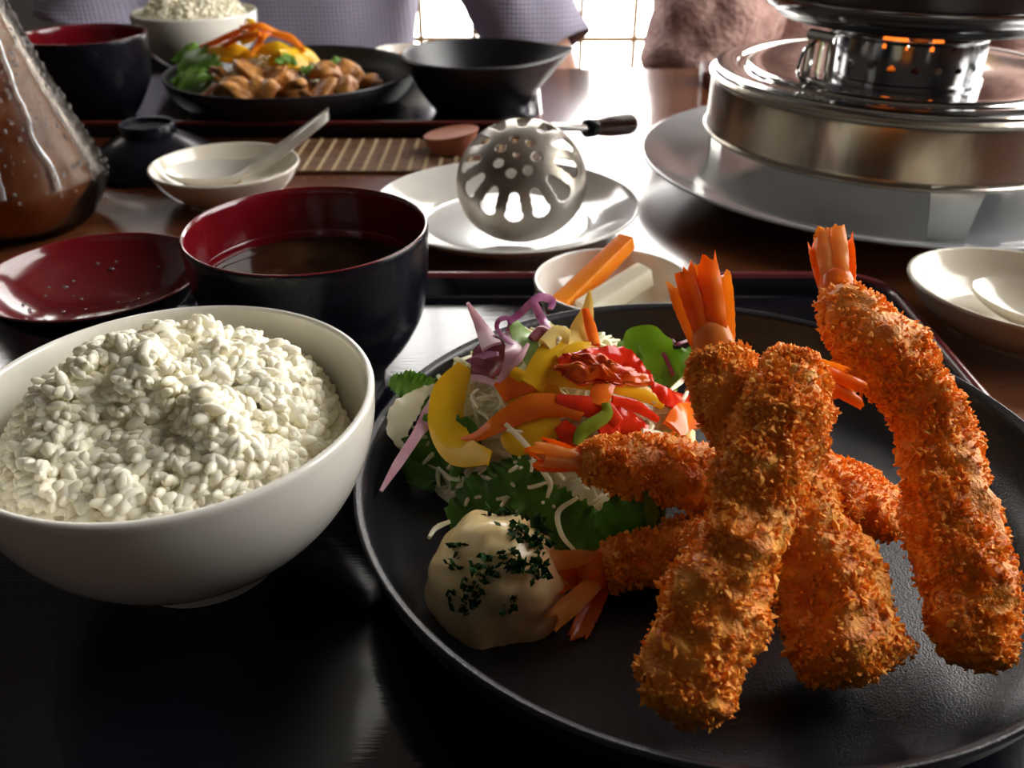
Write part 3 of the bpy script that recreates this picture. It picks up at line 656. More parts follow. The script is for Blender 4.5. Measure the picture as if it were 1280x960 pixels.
# shredded white cabbage heap
sv = []
for k in range(620):
    a = random.uniform(0, 2 * pi); r = SR * .92 * math.sqrt(random.random()); x, y = SCN[0] + r * math.cos(a) * 1.05, SCN[1] + r * math.sin(a)
    z = salad_h(x, y) - random.uniform(0, .010); L = random.uniform(.008, .02); b0 = random.uniform(0, 2 * pi)
    dv = np.array([math.cos(b0), math.sin(b0), random.uniform(-.25, .25)]); sd = np.array([-math.sin(b0), math.cos(b0), random.uniform(-.5, .7)]) * L * random.uniform(-.35, .35)
    c = np.array([x, y, max(z, PZ + .002)])
    p3 = [c - dv * L / 2, c + sd, c + dv * L / 2]
    for q in p3: q[2] = max(q[2], PZ + .0015)
    sv.append(tube(p3, [.0006, .0011, .0006], 5, 6))
nu, nv = 14, 40; rr_ = np.linspace(.001, SR * .97, nu); aa = np.linspace(0, 2 * pi, nv, endpoint=False)
X_, Y_ = SCN[0] + np.outer(rr_, np.cos(aa)).ravel() * 1.05, SCN[1] + np.outer(rr_, np.sin(aa)).ravel()
mz = np.maximum(salad_h(X_, Y_) - .006 + .002 * fbm(np.stack([X_, Y_, X_ * 0], 1), 200, 2, 1), PZ + .0003)
sv.append((np.stack([X_, Y_, mz], 1), grid_faces(nu, nv, True)))
single('shredded_cabbage', join(*sv), MT['cab_white'], 'finely shredded white cabbage under the pepper strips', 'cabbage', world=True, kind='stuff')
def strip(name, label, mat, px, wpx, lift=.004, thick=.0014, cup=.25, twist=0.0, ruffle=0, rfreq=3, normal=None, n=22, k=6, group=None, cat='vegetable', seed=0, z=None):
    pth = []
    for i, q in enumerate(px):
        lf = lift[i] if np.ndim(lift) else lift
        pth.append(P(q[0], q[1], q[2]) if len(q) == 3 else S(q[0], q[1], lf))
    s = [scale_at(p) for p in pth]; s = sum(s) / len(s)
    w = [a / s for a in np.atleast_1d(wpx)]
    vf = ribbon(pth, w if len(w) > 1 else w * 2, thick, normal, n, k, cup, ruffle, rfreq, seed, twist)
    v = vf[0]; v[:, 2] = np.maximum(v[:, 2], PZ + .0004)
    return single(name, vf, MT[mat], label, cat, world=True, group=group, sharp=60)
# lettuce
strip('lettuce_leaf', 'frilly light green lettuce tip poking over the plate rim', 'lettuce_light', [(552, 502, .030), (530, 492, .036), (508, 482, .040), (487, 476, .042)], [30, 44, 40, 12], .004, .0006, -.2, ruffle=.0028, rfreq=5, n=40, k=13, cat='lettuce', seed=1)
strip('lettuce_leaf', 'dark ruffled lettuce leaf under the large yellow pepper strip', 'lettuce_dark', [(600, 545), (560, 560), (535, 585), (525, 610)], [40, 95, 80, 30], [.001, .001, .002, .004], .0006, -.2, ruffle=.004, rfreq=4, n=44, k=15, cat='lettuce', seed=2)
strip('lettuce_leaf', 'broad dark green lettuce leaf behind the dollop of dressing', 'lettuce_dark', [(665, 575), (640, 610), (600, 635), (560, 650)], [40, 85, 85, 30], [.001, .002, .003, .004], .0006, .15, ruffle=.0022, rfreq=3, n=44, k=15, cat='lettuce', seed=3)
strip('lettuce_leaf', 'dark lettuce leaf between the dollop and the two shrimp tails', 'lettuce_dark', [(650, 600), (680, 640), (720, 665), (770, 680)], [30, 80, 80, 40], [.003, .005, .006, .006], .0006, -.15, ruffle=.003, rfreq=3, n=44, k=15, cat='lettuce', seed=4)
strip('lettuce_leaf', 'green leaf under the shrimp that lies across the plate', 'lettuce_dark', [(745, 665, .022), (785, 640, .030), (815, 625, .036), (835, 618, .038)], [30, 62, 62, 24], .006, .0006, .2, ruffle=.002, rfreq=3, n=40, k=13, cat='lettuce', seed=5)
strip('lettuce_leaf', 'narrow pale green leaf sliver standing by the shrimp tail', 'lettuce_light', [(812, 665, .028), (815, 640, .036), (806, 614, .044)], [8, 18, 5], .006, .0006, .3, n=24, k=9, cat='lettuce', seed=6)
strip('lettuce_leaf', 'curved light green leaf at the back of the salad', 'lettuce_light', [(775, 445, .050), (800, 430, .054), (815, 450, .048), (822, 490, .034)], [20, 46, 62, 46], .006, .0006, -.35, ruffle=.0018, rfreq=2, n=40, k=13, cat='lettuce', seed=7)
strip('lettuce_leaf', 'small light green leaf beside the upright-tailed shrimp', 'lettuce_light', [(828, 475, .040), (848, 455, .046), (866, 436, .050)], [20, 42, 10], .006, .0006, .2, ruffle=.0014, rfreq=2, n=30, k=11, cat='lettuce', seed=8)
strip('cabbage_piece', 'translucent whitish cabbage leaf hanging over the left plate rim', 'cab_white', [(550, 484, .038), (528, 492, .039), (510, 510, .037), (498, 532, .033), (504, 562, .026)], [12, 14, 34, 34, 8], .006, .0007, -.2, ruffle=.001, n=30, k=9, cat='cabbage', seed=1)
strip('cabbage_shred', 'long pinkish cabbage shred trailing down the plate wall', 'cab_pink', [(545, 490, .042), (538, 515, .040), (520, 545, .036), (497, 580, .031), (476, 614, .027)], [8, 22, 13, 12, 4], .007, .0009, .2, n=34, cat='cabbage')
# peppers
strip('pepper_strip', 'large curved yellow pepper strip at the left of the salad', 'pep_yellow', [(582, 458), (562, 490), (558, 530), (575, 562), (612, 572)], [22, 44, 46, 44, 18], .012, .0014, .10, n=34, k=9)
strip('pepper_strip', 'yellow pepper piece lying under the long orange strip', 'pep_yellow', [(636, 508), (662, 500), (700, 488)], [24, 42, 30], .004, .0016, .2)
strip('pepper_strip', 'wide translucent yellow pepper piece below the long orange strip', 'pep_yellow', [(700, 522), (675, 536), (645, 550), (628, 545)], [30, 46, 40, 12], .005, .0014, .25)
strip('pepper_strip', 'long orange pepper strip tapering to a point over the yellow ones', 'pep_orange', [(562, 551), (595, 546), (630, 525), (665, 508), (705, 508), (728, 520)], [3, 12, 26, 32, 28, 14], .009, .0018, .3, n=36, k=8)
strip('pepper_strip', 'square orange-red pepper chunk beside the purple cabbage', 'pep_orange', [(624, 492), (640, 482), (668, 478)], [26, 34, 22], .008, .002, .2)
strip('pepper_strip', 'bright yellow pepper strip set on end at the top', 'pep_yellow', [(700, 425), (684, 450), (664, 482)], [34, 36, 32], .009, .0018, .2)
strip('pepper_strip', 'small bright yellow pepper tip beside the orange chunk', 'pep_yellow', [(640, 464), (655, 472)], [14, 16], .010, .0014, .2)
strip('pepper_strip', 'pale curled pepper end with a white spot near the top', 'pep_pale', [(682, 432), (698, 420), (712, 422)], [22, 28, 18], .010, .0026, .35)
strip('pepper_strip', 'yellow pepper chunk behind the dressing-soaked red strip', 'pep_yellow', [(700, 452), (722, 440), (748, 438)], [20, 26, 20], .009, .0018, .2)
strip('pepper_strip', 'pale yellow upright pepper tip with a thin curl', 'pep_pale', [(722, 435), (728, 410, .066), (735, 385, .072), (737, 362, .078)], [30, 30, 14, 3], .008, .0014, .25)
strip('pepper_strip', 'slim orange pepper spike standing at the top of the salad', 'pep_orange', [(744, 432), (738, 408, .068), (731, 386, .073)], [13, 14, 8], .010, .002, .3)
strip('pepper_strip', 'red pepper strip glazed with chunky dressing on top', 'pep_red', [(700, 458), (738, 450), (775, 448), (795, 462), (815, 478)], [24, 30, 32, 26, 10], .011, .0020, .3, ruffle=.0012, rfreq=6, n=36, k=9)
strip('pepper_strip', 'long yellow pepper strip under the glazed red one', 'pep_yellow', [(676, 470), (720, 476), (765, 482), (805, 492), (828, 508)], [20, 18, 18, 20, 10], .008, .0018, .25, n=30)
strip('pepper_strip', 'short amber pepper piece hanging over the dark gap', 'pep_orange', [(758, 474), (752, 490), (746, 506)], [26, 28, 22], .010, .0014, .2)
strip('pepper_strip', 'red pepper strip with orange skin in the middle of the salad', 'pep_red', [(696, 500), (725, 506), (752, 512), (772, 530)], [16, 24, 30, 20], .009, .0018, .3)
strip('pepper_strip', 'broad bright red pepper piece glistening near the lying shrimp', 'pep_red', [(748, 538), (775, 528), (806, 544)], [30, 40, 26], .008, .002, .25, ruffle=.0008, rfreq=5, k=9)
strip('pepper_strip', 'narrow dark red pepper strip behind the broad red piece', 'pep_red', [(765, 500), (795, 508), (822, 525)], [12, 15, 8], .009, .0018, .2)
strip('pepper_strip', 'red pepper strip reaching toward the upright-tailed shrimp', 'pep_red', [(815, 486), (840, 498), (868, 502)], [18, 22, 16], .010, .0018, .25)
strip('pepper_strip', 'orange pepper chunk against the upright-tailed shrimp', 'pep_orange', [(842, 536), (858, 520), (882, 522)], [28, 36, 26], .012, .002, .25)
strip('pepper_strip', 'curled olive green pepper strip over the red pieces', 'pep_green', [(757, 504), (758, 518), (742, 530), (728, 540), (720, 556)], [10, 16, 18, 18, 10], .012, .002, .3)
strip('pepper_strip', 'dull red pepper piece half hidden beside the olive strip', 'pep_red', [(700, 530), (712, 545), (716, 560)], [18, 28, 16], .006, .0018, .2)
strip('pepper_strip', 'green and yellow pepper piece near the lying shrimp', 'pep_green', [(724, 570), (745, 562), (758, 545)], [16, 24, 14], .008, .0018, .25)
strip('pepper_strip', 'yellow pepper piece beside the pale cabbage core', 'pep_yellow', [(795, 562), (815, 560), (832, 562)], [12, 18, 12], .008, .0016, .2)
strip('cabbage_piece', 'pale cabbage core piece above the lying shrimp', 'cab_white', [(800, 542), (822, 550), (842, 562)], [14, 22, 16], .010, .003, .2, cat='cabbage')
strip('pepper_strip', 'green pepper sliver beside the orange chunk', 'pep_green', [(842, 560), (850, 545), (860, 536)], [6, 12, 4], .014, .0014, .2)
strip('pepper_strip', 'pale peach pepper sliver by the orange chunk', 'pep_pale', [(856, 566), (860, 550), (864, 538)], [14, 20, 10], .013, .0016, .2)
strip('cucumber_slice', 'light green cucumber strip behind the purple cabbage', 'cucumber', [(640, 402, .058), (655, 425), (672, 455)], [12, 26, 24], .007, .0018, .15)
strip('cucumber_slice', 'light green cucumber end near the upright-tailed shrimp', 'cucumber', [(868, 500), (878, 506), (890, 500)], [14, 16, 12], .010, .0018, .15)
# purple cabbage and shreds
strip('cabbage_shred', 'upright pink cabbage shred with a purple tip', 'cab_pink', [(585, 379, .070), (598, 402, .062), (614, 432)], [4, 13, 26], .010, .0012, .2, cat='cabbage')
strip('cabbage_shred', 'wavy purple cabbage ribbon curling above the salad', 'cab_purple', [(636, 402, .062), (650, 392, .064), (662, 380, .068), (675, 371, .070), (690, 376, .068), (688, 386, .066)], [8, 9, 9, 10, 10, 6], .010, .0010, .2, n=36, cat='cabbage')
strip('cabbage_shred', 'magenta cabbage shred standing behind the pale pepper end', 'cab_purple', [(668, 379, .068), (678, 400, .062), (690, 420)], [9, 12, 8], .009, .0014, .2, cat='cabbage')
strip('cabbage_shred', 'thin purple cabbage loop beside the cucumber strip', 'cab_purple', [(640, 432), (622, 412, .058), (624, 400, .062), (636, 398, .062), (636, 412, .058), (628, 424, .054)], [5, 6, 6, 6, 6, 4], .010, .0010, .2, n=40, cat='cabbage')
strip('cabbage_shred', 'pale pink cabbage strip hanging beside the orange chunk', 'cab_pink', [(636, 415, .058), (642, 438), (634, 462), (622, 478)], [12, 22, 14, 5], .011, .0012, .25, cat='cabbage')
strip('cabbage_shred', 'forked pink cabbage shred lying over the dark purple chunk', 'cab_pink', [(660, 430), (650, 446), (638, 458)], [4, 9, 8], .013, .0012, .2, cat='cabbage')
strip('cabbage_shred', 'arched pink cabbage shred above the yellow strip', 'cab_purple', [(578, 468), (590, 452), (608, 444), (622, 442)], [9, 10, 9, 5], .009, .0014, .2, cat='cabbage')
strip('cabbage_piece', 'dark maroon cabbage chunk under the pink strips', 'cab_maroon', [(600, 470), (612, 446), (630, 430)], [26, 46, 34], .006, .004, .45, k=9, cat='cabbage')
strip('cabbage_piece', 'small dark purple cabbage curl behind the pale pepper end', 'cab_maroon', [(664, 424), (676, 416), (686, 418)], [10, 18, 12], .009, .003, .4, cat='cabbage')
strip('cabbage_shred', 'thin dark purple cabbage squiggle over the light green leaf', 'cab_maroon', [(864, 424, .052), (846, 430, .052), (838, 424, .052), (826, 432, .052), (834, 452, .048), (842, 474, .040), (832, 486, .036)], [3, 4, 4, 4, 5, 5, 3], .01, .0010, .1, n=50, cat='cabbage')
strip('cabbage_shred', 'short mauve cabbage shred across the shredded heap', 'cab_pink', [(590, 472), (604, 474), (620, 480)], [8, 9, 7], .008, .0014, .2, cat='cabbage')
for lab, q in (('white cabbage shred sticking up beside the large yellow strip', [(548, 470), (556, 482), (556, 494)]), ('white cabbage shred lying at the back edge of the plate', [(565, 446), (576, 452), (588, 458)]),
               ('white cabbage shred beside the small light green leaf', [(862, 468, .046), (850, 478, .044), (838, 488)]), ('white cabbage shred across the yellow piece under the orange strip', [(632, 530), (650, 548), (666, 568), (664, 590)]),
               ('white cabbage shred dangling between salad and dollop', [(722, 622), (698, 640), (702, 668), (720, 690)]), ('white cabbage shred near the lying shrimp tail', [(676, 586), (688, 604), (684, 622)]),
               ('white cabbage shred by the pepper spike', [(706, 410, .060), (700, 420), (696, 430)]), ('curly white cabbage shred left of the dollop', [(562, 652), (545, 660), (536, 672)])):
    strip('cabbage_shred', lab, 'cab_white', q, [5, 7, 6, 4], .010, .0014, .2, n=18, cat='cabbage')
# glaze of chunky dressing over the peppers
nu_, nv_ = 16, 60; top_, low_ = [], []
for i_ in range(nu_):
    for j_ in range(nv_):
        q_ = j_ / nv_ * 2 * pi; r_ = i_ / (nu_ - 1); ed = 1 + .22 * math.sin(3 * q_ + 1) + .14 * math.sin(7 * q_) + .08 * math.sin(13 * q_ + 2)
        px_, py_ = 750 + 52 * r_ * ed * math.cos(q_), 462 + 17 * r_ * ed * math.sin(q_) + 9 * r_ * math.cos(q_)
        p_ = S(px_, py_, .0115); nz2 = float(fbm(np.array([p_]), 260, 3, 4)[0])
        top_.append(p_ + np.array([0, -.3, .95]) * (.0028 * (1 - r_ ** 3) + .0016 * nz2 * (1 - r_ ** 6))); low_.append(p_ - np.array([0, 0, .0012]))
nn_ = nu_ * nv_
gf = [q[::-1] for q in grid_faces(nu_, nv_, True)] + grid_faces(nu_, nv_, True, nn_) + [((nu_ - 1) * nv_ + j_, (nu_ - 1) * nv_ + (j_ + 1) % nv_, nn_ + (nu_ - 1) * nv_ + (j_ + 1) % nv_, nn_ + (nu_ - 1) * nv_ + j_) for j_ in range(nv_)]
single('pepper_dressing', (np.array(top_ + low_), gf), MT['glaze'], 'glossy chunky red dressing spooned over the top peppers', 'dressing', world=True, sharp=0)

# ------------------------------------------------------------------ dollop and parsley
DC = P(622, 748, PZ); DRX, DRY, DH = .0222, .0215, .030
def dollop_pt(th, a):
    r = np.array([DRX * math.sin(th) ** .85 * math.cos(a), DRY * math.sin(th) ** .85 * math.sin(a), DH * max(0, math.cos(th)) ** .9])
    return r
nu, nv = 36, 72; th = np.linspace(.002, pi / 2, nu); aa = np.linspace(0, 2 * pi, nv, endpoint=False)
dv = np.array([dollop_pt(t_, a_) for t_ in th for a_ in aa])
du = unit(dv + 1e-6)
dv = dv * (1 + .09 * fbm(du + 4.2, 1.6, 2, 8) + .03 * fbm(du, 4, 2, 3))[:, None]
dv[:, 2] = np.where(np.repeat(th, nv) > pi / 2 - .001, 0, np.maximum(dv[:, 2], 0))
single('dressing_dollop', (dv + DC + np.array([0, 0, .0002]), [q for q in grid_faces(nu, nv, True)]), MT['mayo'], 'creamy pale yellow dollop of dressing sprinkled with parsley', 'dressing', world=True, sharp=0)
def on_dollop(px, py):
    d = unit(ray(px, py))
    D = dv + DC
    rel = D - EYE; tt_ = rel @ d; dist = np.linalg.norm(rel - tt_[:, None] * d, axis=1); fr = (tt_ < np.median(tt_) + .02)
    sc = dist + np.clip(tt_ - tt_.min(), 0, 1) * .06
    i = int(np.argmin(sc)); return D[i], du[i]
lf = (np.array([(0, 0, 0), (.5, .35, .2), (1, 0, .35), (.5, -.35, .2), (.5, 0, -.05)]), [(0, 4, 1), (4, 2, 1), (0, 3, 4), (4, 3, 2), (0, 1, 3), (1, 2, 3)])
def parsley(px, py, size, n, label='dark green chopped parsley fleck on the creamy dollop', group='parsley flecks on the dollop'):
    p, nrm = on_dollop(px, py)
    pos = p + rng.normal(size=(n, 3)) * size * .45 + nrm * .0006; rot = rand_rot(n); s = rng.uniform(.0022, .0042, n)[:, None] * np.array([1, 1, .8])
    single('parsley_fleck', scatter(lf, pos, rot, s), MT['parsley'], label, 'parsley', world=True, group=group, smooth=False)
for q in ((650, 668, .0045, 46), (668, 680, .004, 40), (672, 660, .0035, 30), (640, 700, .004, 40), (612, 712, .0045, 46), (655, 712, .004, 36), (672, 712, .003, 26)):
    parsley(*q, label='dense clump of chopped parsley along the top of the dollop', group='parsley clumps on the dollop')
for q in ((574, 682, .0018, 9), (566, 708, .0024, 14), (580, 728, .0018, 8), (598, 745, .0035, 24), (590, 760, .002, 10), (640, 752, .0024, 12), (565, 745, .0016, 7), (614, 645, .0022, 10), (632, 642, .002, 8)): parsley(*q)

# ------------------------------------------------------------------ skimmer (perforated dome ladle)
SK = np.array([.006, .550]); skr = .0415
ax = unit(np.array([-.09, -math.cos(math.radians(48)), math.sin(math.radians(48))]))
sxv = unit(np.cross([0, 0, 1.], ax)); syv = np.cross(ax, sxv)
nth, nph = 110, 300; thm = math.radians(93)
thv = np.linspace(.02, thm, nth); phv = np.linspace(0, 2 * pi, nph, endpoint=False)
def holed(tc, pc):
    r = tc * skr
    if tc < math.radians(2.6) : return True
    k = round(pc / (2 * pi / 7)); dphi = pc - k * 2 * pi / 7
    if math.hypot(tc - math.radians(17), dphi * math.sin(tc)) < math.radians(4.6): return True
    k = round(pc / (2 * pi / 12)); dphi = (pc - k * 2 * pi / 12) * math.sin(math.radians(46))
    lo, hi, w = math.radians(37), math.radians(54), math.radians(6.4)
    t_ = min(max(tc, lo), hi); return math.hypot(tc - t_, dphi) < w * (.8 + .25 * (tc - lo) / (hi - lo))
V = []
for t_ in thv:
    prof_r = skr * math.sin(t_); prof_z = skr * math.cos(t_) * .78
    for p_ in phv: V.append(sxv * prof_r * math.cos(p_) + syv * prof_r * math.sin(p_) + ax * prof_z)
V = np.array(V)
Fk = []
for i in range(nth - 1):
    tc = (thv[i] + thv[i + 1]) / 2
    for j in range(nph):
        pc = (phv[j] + pi / nph) % (2 * pi)
        if not holed(tc, pc): j2 = (j + 1) % nph; Fk.append((i * nph + j, (i + 1) * nph + j, (i + 1) * nph + j2, i * nph + j2))
zmin = V[:, 2].min(); SKZ = .0072 - zmin
sk = thing('skimmer', 'perforated steel dome skimmer lying on the white plate', 'skimmer', (SK[0], SK[1], .0062))
o = part('perforated_bowl', (V + np.array([0, 0, SKZ - .0062]), Fk), MT['skim_steel'], sk, sharp=0)
md = o.modifiers.new('solid', 'SOLIDIFY'); md.thickness = .0011; md.offset = -1
hp0 = np.array([SK[0], SK[1], SKZ]) + sxv * skr * .25 * -1 + syv * skr * .93 + ax * .001
hp0 = np.array([SK[0] + .018, SK[1] + .018, SKZ + .030])
hp1 = P(738, 160, .052); hp2 = P(786, 155, .048)
part('handle', tube([hp0, hp0 * .5 + hp1 * .5, hp1], .0026, 10, 20), MT['chrome'], sk, world=True)
hd = unit(hp2 - hp1)
part('ferrule', tube([hp1 - hd * .006, hp1 - hd * .004, hp1 + hd * .004, hp1 + hd * .006], [.0045, .0062, .0062, .0045], 14), MT['bowl_black'], sk, world=True)
part('grip', tube([hp1 + hd * .005, hp1 + hd * .02, hp2, hp2 + hd * .004], [.0055, .0075, .0075, .005], 16, 20), MT['wood_dark'], sk, world=True, label='dark wooden grip')

# ------------------------------------------------------------------ bamboo mat and wooden stub
mx0, mx1, my0, my1 = -.182, .022, .679, .764
mt_ = thing('bamboo_mat', 'woven brown bamboo mat in front of the far tray', 'mat', ((mx0 + mx1) / 2, (my0 + my1) / 2, 0))
rd = [tube([(mx0 - mt_.location[0], y - mt_.location[1] + random.uniform(-.0004, .0004), .0015), (mx1 - mt_.location[0], y - mt_.location[1] + random.uniform(-.0004, .0004), .0015)], .00135, 6, 4) for y in np.arange(my0, my1, .0027)]
part('reed', join(*rd), MT['reed'], mt_, kind='stuff')
td_ = []
for x in np.arange(mx0 + .006, mx1, .0118):
    ys = np.arange(my0 - .001, my1, .00135); td_.append(tube(np.stack([np.full_like(ys, x - mt_.location[0]), ys - mt_.location[1], .0026 + .0006 * np.sin((ys - my0) / .0027 * 2 * pi)], 1), .0006, 5))
    td_.append(tube(np.stack([np.full_like(ys, x + .0016 - mt_.location[0]), ys - mt_.location[1], .0026 - .0006 * np.sin((ys - my0) / .0027 * 2 * pi)], 1), .0006, 5))
part('thread', join(*td_), MT['thread'], mt_, kind='stuff')
nvv = 48; a = np.linspace(0, 2 * pi, nvv, endpoint=False); L = []
for r, hgt in ((.0150, 0), (.0172, .001), (.0195, .55), (.0215, .97), (.0212, 1.0), (.001, 1.0)):
    x, y = r * np.cos(a) * 1.05, r * np.sin(a) * .9
    L.append(np.stack([x, y, hgt * (.0155 + .16 * x)], 1))
single('wooden_stub', (np.vstack(L), grid_faces(6, nvv, True)), MT['wood_red'], 'reddish wooden stub with a slanted top on the bamboo mat', 'stub', (-.050, .728, .0033))

# ------------------------------------------------------------------ burner stand
bs = thing('burner_stand', 'round steel burner stand on three legs, standing on the grey platter', 'burner', (GP[0], GP[1], .0095))
Z0 = .0095
def zz(pr): return [(r, z - Z0) for r, z in pr]
part('base_drum', lathe(np.vstack([catmull(zz([(.1285, .042), (.1325, .0405), (.1338, .0425), (.1322, .0445), (.1318, .050), (.1315, .074), (.1312, .0775)]), 30), zz([(.1330, .0785), (.1335, .0805), (.1318, .0825), (.129, .0828)])]), 140), MT['steel_worn'], bs, sharp=50, label='worn brownish steel band')
part('top_flange', lathe(catmull(zz([(.1312, .0826), (.1295, .0850), (.124, .0862), (.116, .0862), (.1135, .0835), (.109, .083), (.1065, .0862), (.100, .0872), (.075, .0845), (.060, .0825), (.052, .0815), (.045, .081)]), 60), 140), MT['chrome'], bs, sharp=50)
part('bottom_pan', lathe(zz([(.131, .0445), (.06, .046), (.001, .046)]), 90), MT['steel_worn'], bs)
for k in range(3):
    a0 = math.radians(-93 + 120 * k); L = []
    for z, w, r in ((.0435, .0150, .1305), (.0435, .0150, .1315), (.0100, .0100, .1335), (.0098, .0100, .1290)):
        pass
    prof = [(.0165, .045), (.0165, .043), (.0135, .025), (.0115, .0097)]
    V = []
    for r in (.1300, .1318):
        for w, z in prof:
            for s in (-1, 1):
                V.append((math.cos(a0) * r - math.sin(a0) * s * w, math.sin(a0) * r + math.cos(a0) * s * w, z - Z0))
    n_ = len(prof) * 2; Fc = []
    for q in range(len(prof) - 1):
        b0 = q * 2
        Fc += [(b0, b0 + 1, b0 + 3, b0 + 2), (n_ + b0, n_ + b0 + 2, n_ + b0 + 3, n_ + b0 + 1), (b0, b0 + 2, n_ + b0 + 2, n_ + b0), (b0 + 1, n_ + b0 + 1, n_ + b0 + 3, b0 + 3)]
    Fc += [(0, n_, n_ + 1, 1), (n_ - 2, n_ - 1, 2 * n_ - 1, 2 * n_ - 2)]
    part('leg', (np.array(V), Fc), MT['steel'], bs, smooth=False)
# burner cup with a row of air holes
nz_, na_ = 40, 360; zc = np.linspace(.0815, .1115, nz_); ac = np.linspace(0, 2 * pi, na_, endpoint=False); V = []; br = .0495
for z in zc:
    rr = br + (.0012 if z > .1095 else 0) + (.0015 if z < .0835 else 0)
    for a_ in ac: V.append((rr * math.cos(a_), rr * math.sin(a_), z - Z0))
Fk = []
for i in range(nz_ - 1):
    for j in range(na_):
        z = (zc[i] + zc[i + 1]) / 2; a_ = ac[j] + pi / na_; st = math.radians(17)
        dz, da = z - .0935, (a_ - round(a_ / st) * st) * br
        dz2, da2 = z - .1075, (a_ - st / 2 - round((a_ - st / 2) / st) * st) * br
        if math.hypot(dz, da) < .0024 or math.hypot(dz2, da2) < .0014: continue
        j2 = (j + 1) % na_; Fk.append((i * na_ + j, i * na_ + j2, (i + 1) * na_ + j2, (i + 1) * na_ + j))
cupo = part('burner_cup', (np.array(V), Fk), MT['chrome_shaded'], bs, sharp=0)
part('fuel_tin', lathe(zz([(.001, .0815), (.030, .0815), (.031, .083), (.031, .0885), (.0295, .0895), (.001, .0893)]), 48), MT['steel_worn'], bs)
fl = []
for k, (x, y, s) in enumerate(((-.016, -.006, .9), (-.004, .006, .75), (.016, -.008, .6))):
    fl.append(lathe(catmull([(.001, .0885), (.0065 * s, .092), (.0075 * s, .098), (.005 * s, .108), (.0022 * s, .112), (.0005, .113 + .005 * s)], 20), 14)); fl[-1] = (fl[-1][0] + np.array([x, y, -Z0]), fl[-1][1])
for vf in fl: part('flame', vf, MT['flame'], bs)
# brackets that carry the pot
for k in range(3):
    a0 = math.radians(213 + 120 * k); e = np.array([math.cos(a0), math.sin(a0), 0]); s = np.array([-math.sin(a0), math.cos(a0), 0]); c = e * .092; up = np.array([0, 0, 1.])
    fr_ = []
    for sd in (-1, 1): fr_.append(tube([c + s * sd * .0095 + up * (.0855 - Z0), c + s * sd * .0085 + up * (.100 - Z0), c + s * sd * .0080 + up * (.116 - Z0)], .0022, 8, 8, flat=1.6))
    fr_.append(tube([c - s * .0105 + up * (.1155 - Z0), c + s * .0105 + up * (.1155 - Z0)], .0035, 8, 4))
    fr_.append(tube([c - s * .0105 + up * (.0872 - Z0), c + s * .0105 + up * (.0872 - Z0)], .0026, 8, 4))
    fr_.append(tube([c + up * (.088 - Z0), c + up * (.116 - Z0)], .0016, 8, 4))
    fr_.append(tube([c + e * .004 + up * (.088 - Z0), c + e * .018 + up * (.094 - Z0), c + e * .016 + up * (.108 - Z0), c + e * .004 + up * (.114 - Z0)], .0012, 8, 12))
    part('pot_bracket', join(*fr_), MT['chrome'], bs)
    part('pot_support', tube([c - e * .002 + up * (.112 - Z0), c - e * .008 + up * (.1165 - Z0), c - e * .018 + up * (.1170 - Z0)], .002, 8, 8), MT['chrome'], bs)
pot = thing('hot_pot', 'dark cooking pot with a steel lower ring on the burner stand', 'pot', (GP[0], GP[1], .1195))
part('body', lathe(np.vstack([catmull([(.001, 0), (.080, 0), (.093, .003), (.102, .012), (.108, .026), (.112, .05), (.113, .075)], 40), catmull([(.113, .075), (.1115, .0765), (.110, .075), (.108, .05), (.102, .025), (.085, .008), (.001, .005)], 30)]), 110), MT['pot_black'], pot, sharp=50)
part('steel_ring', lathe(catmull([(.0965, .0055), (.1005, .0078), (.1045, .0130), (.1062, .0165), (.1050, .0180)], 24), 110), MT['chrome_shaded'], pot, sharp=50)
part('stew', lathe([(.1085, .055), (.06, .056), (.001, .056)], 60), MT['miso'], pot)
for s in (-1, 1):
    part('handle', tube([(s * .111, -.022, .062), (s * .130, -.020, .064), (s * .134, 0, .064), (s * .130, .020, .064), (s * .111, .022, .062)], .0045, 10, 20), MT['pot_black'], pot)
single('small_case', box(.075, .06, .018, (0, 0, 0), .004), MT['maroon_case'], 'dark maroon block-shaped case lying beyond the burner stand', 'case', (.240, .985, 0), rz=math.radians(-8))

# ------------------------------------------------------------------ glass carafe of tea
CF = np.array([-.331, .570])
cf = thing('tea_carafe', 'cone-necked glass carafe of brown tea beaded with water drops', 'carafe', (CF[0], CF[1], 0))
out = [(.001, .0015), (.036, .0008), (.041, .0015), (.050, .0085), (.0575, .022), (.0605, .032), (.0585, .040), (.046, .075), (.035, .108), (.027, .138), (.0235, .165), (.0235, .195), (.0265, .225), (.0275, .232)]
oc = catmull(out, 70); ic = oc.copy(); ic[:, 0] = np.maximum(ic[:, 0] - .0022, .0008); ic[:, 1] = np.maximum(ic[:, 1], .0042)
part('glass_body', lathe(np.vstack([oc, [(.0268, .2335)], ic[::-1]]), 96), MT['glass'], cf, sharp=0)
tc_ = oc[oc[:, 1] < .150].copy(); tc_[:, 0] = np.maximum(tc_[:, 0] - .0026, .0005); tc_[:, 1] = np.maximum(tc_[:, 1], .005)
part('tea', lathe(np.vstack([tc_, [(.001, .1495)]]), 72), MT['tea'], cf, sharp=40, label='brown tea filling')
dp = []
for k in range(900):
    z = random.uniform(.03, .17); a_ = random.uniform(-pi, .6); r = float(np.interp(z, oc[10:, 1], oc[10:, 0])); s = random.choice((.0004, .0005, .0006, .0008, .0012))
    e = np.array([math.cos(a_), math.sin(a_), 0]); dp.append(ellipsoid(e * (r + s * .25) + np.array([0, 0, z]), (s, s, s * random.uniform(1, 1.8)), 5, 7))
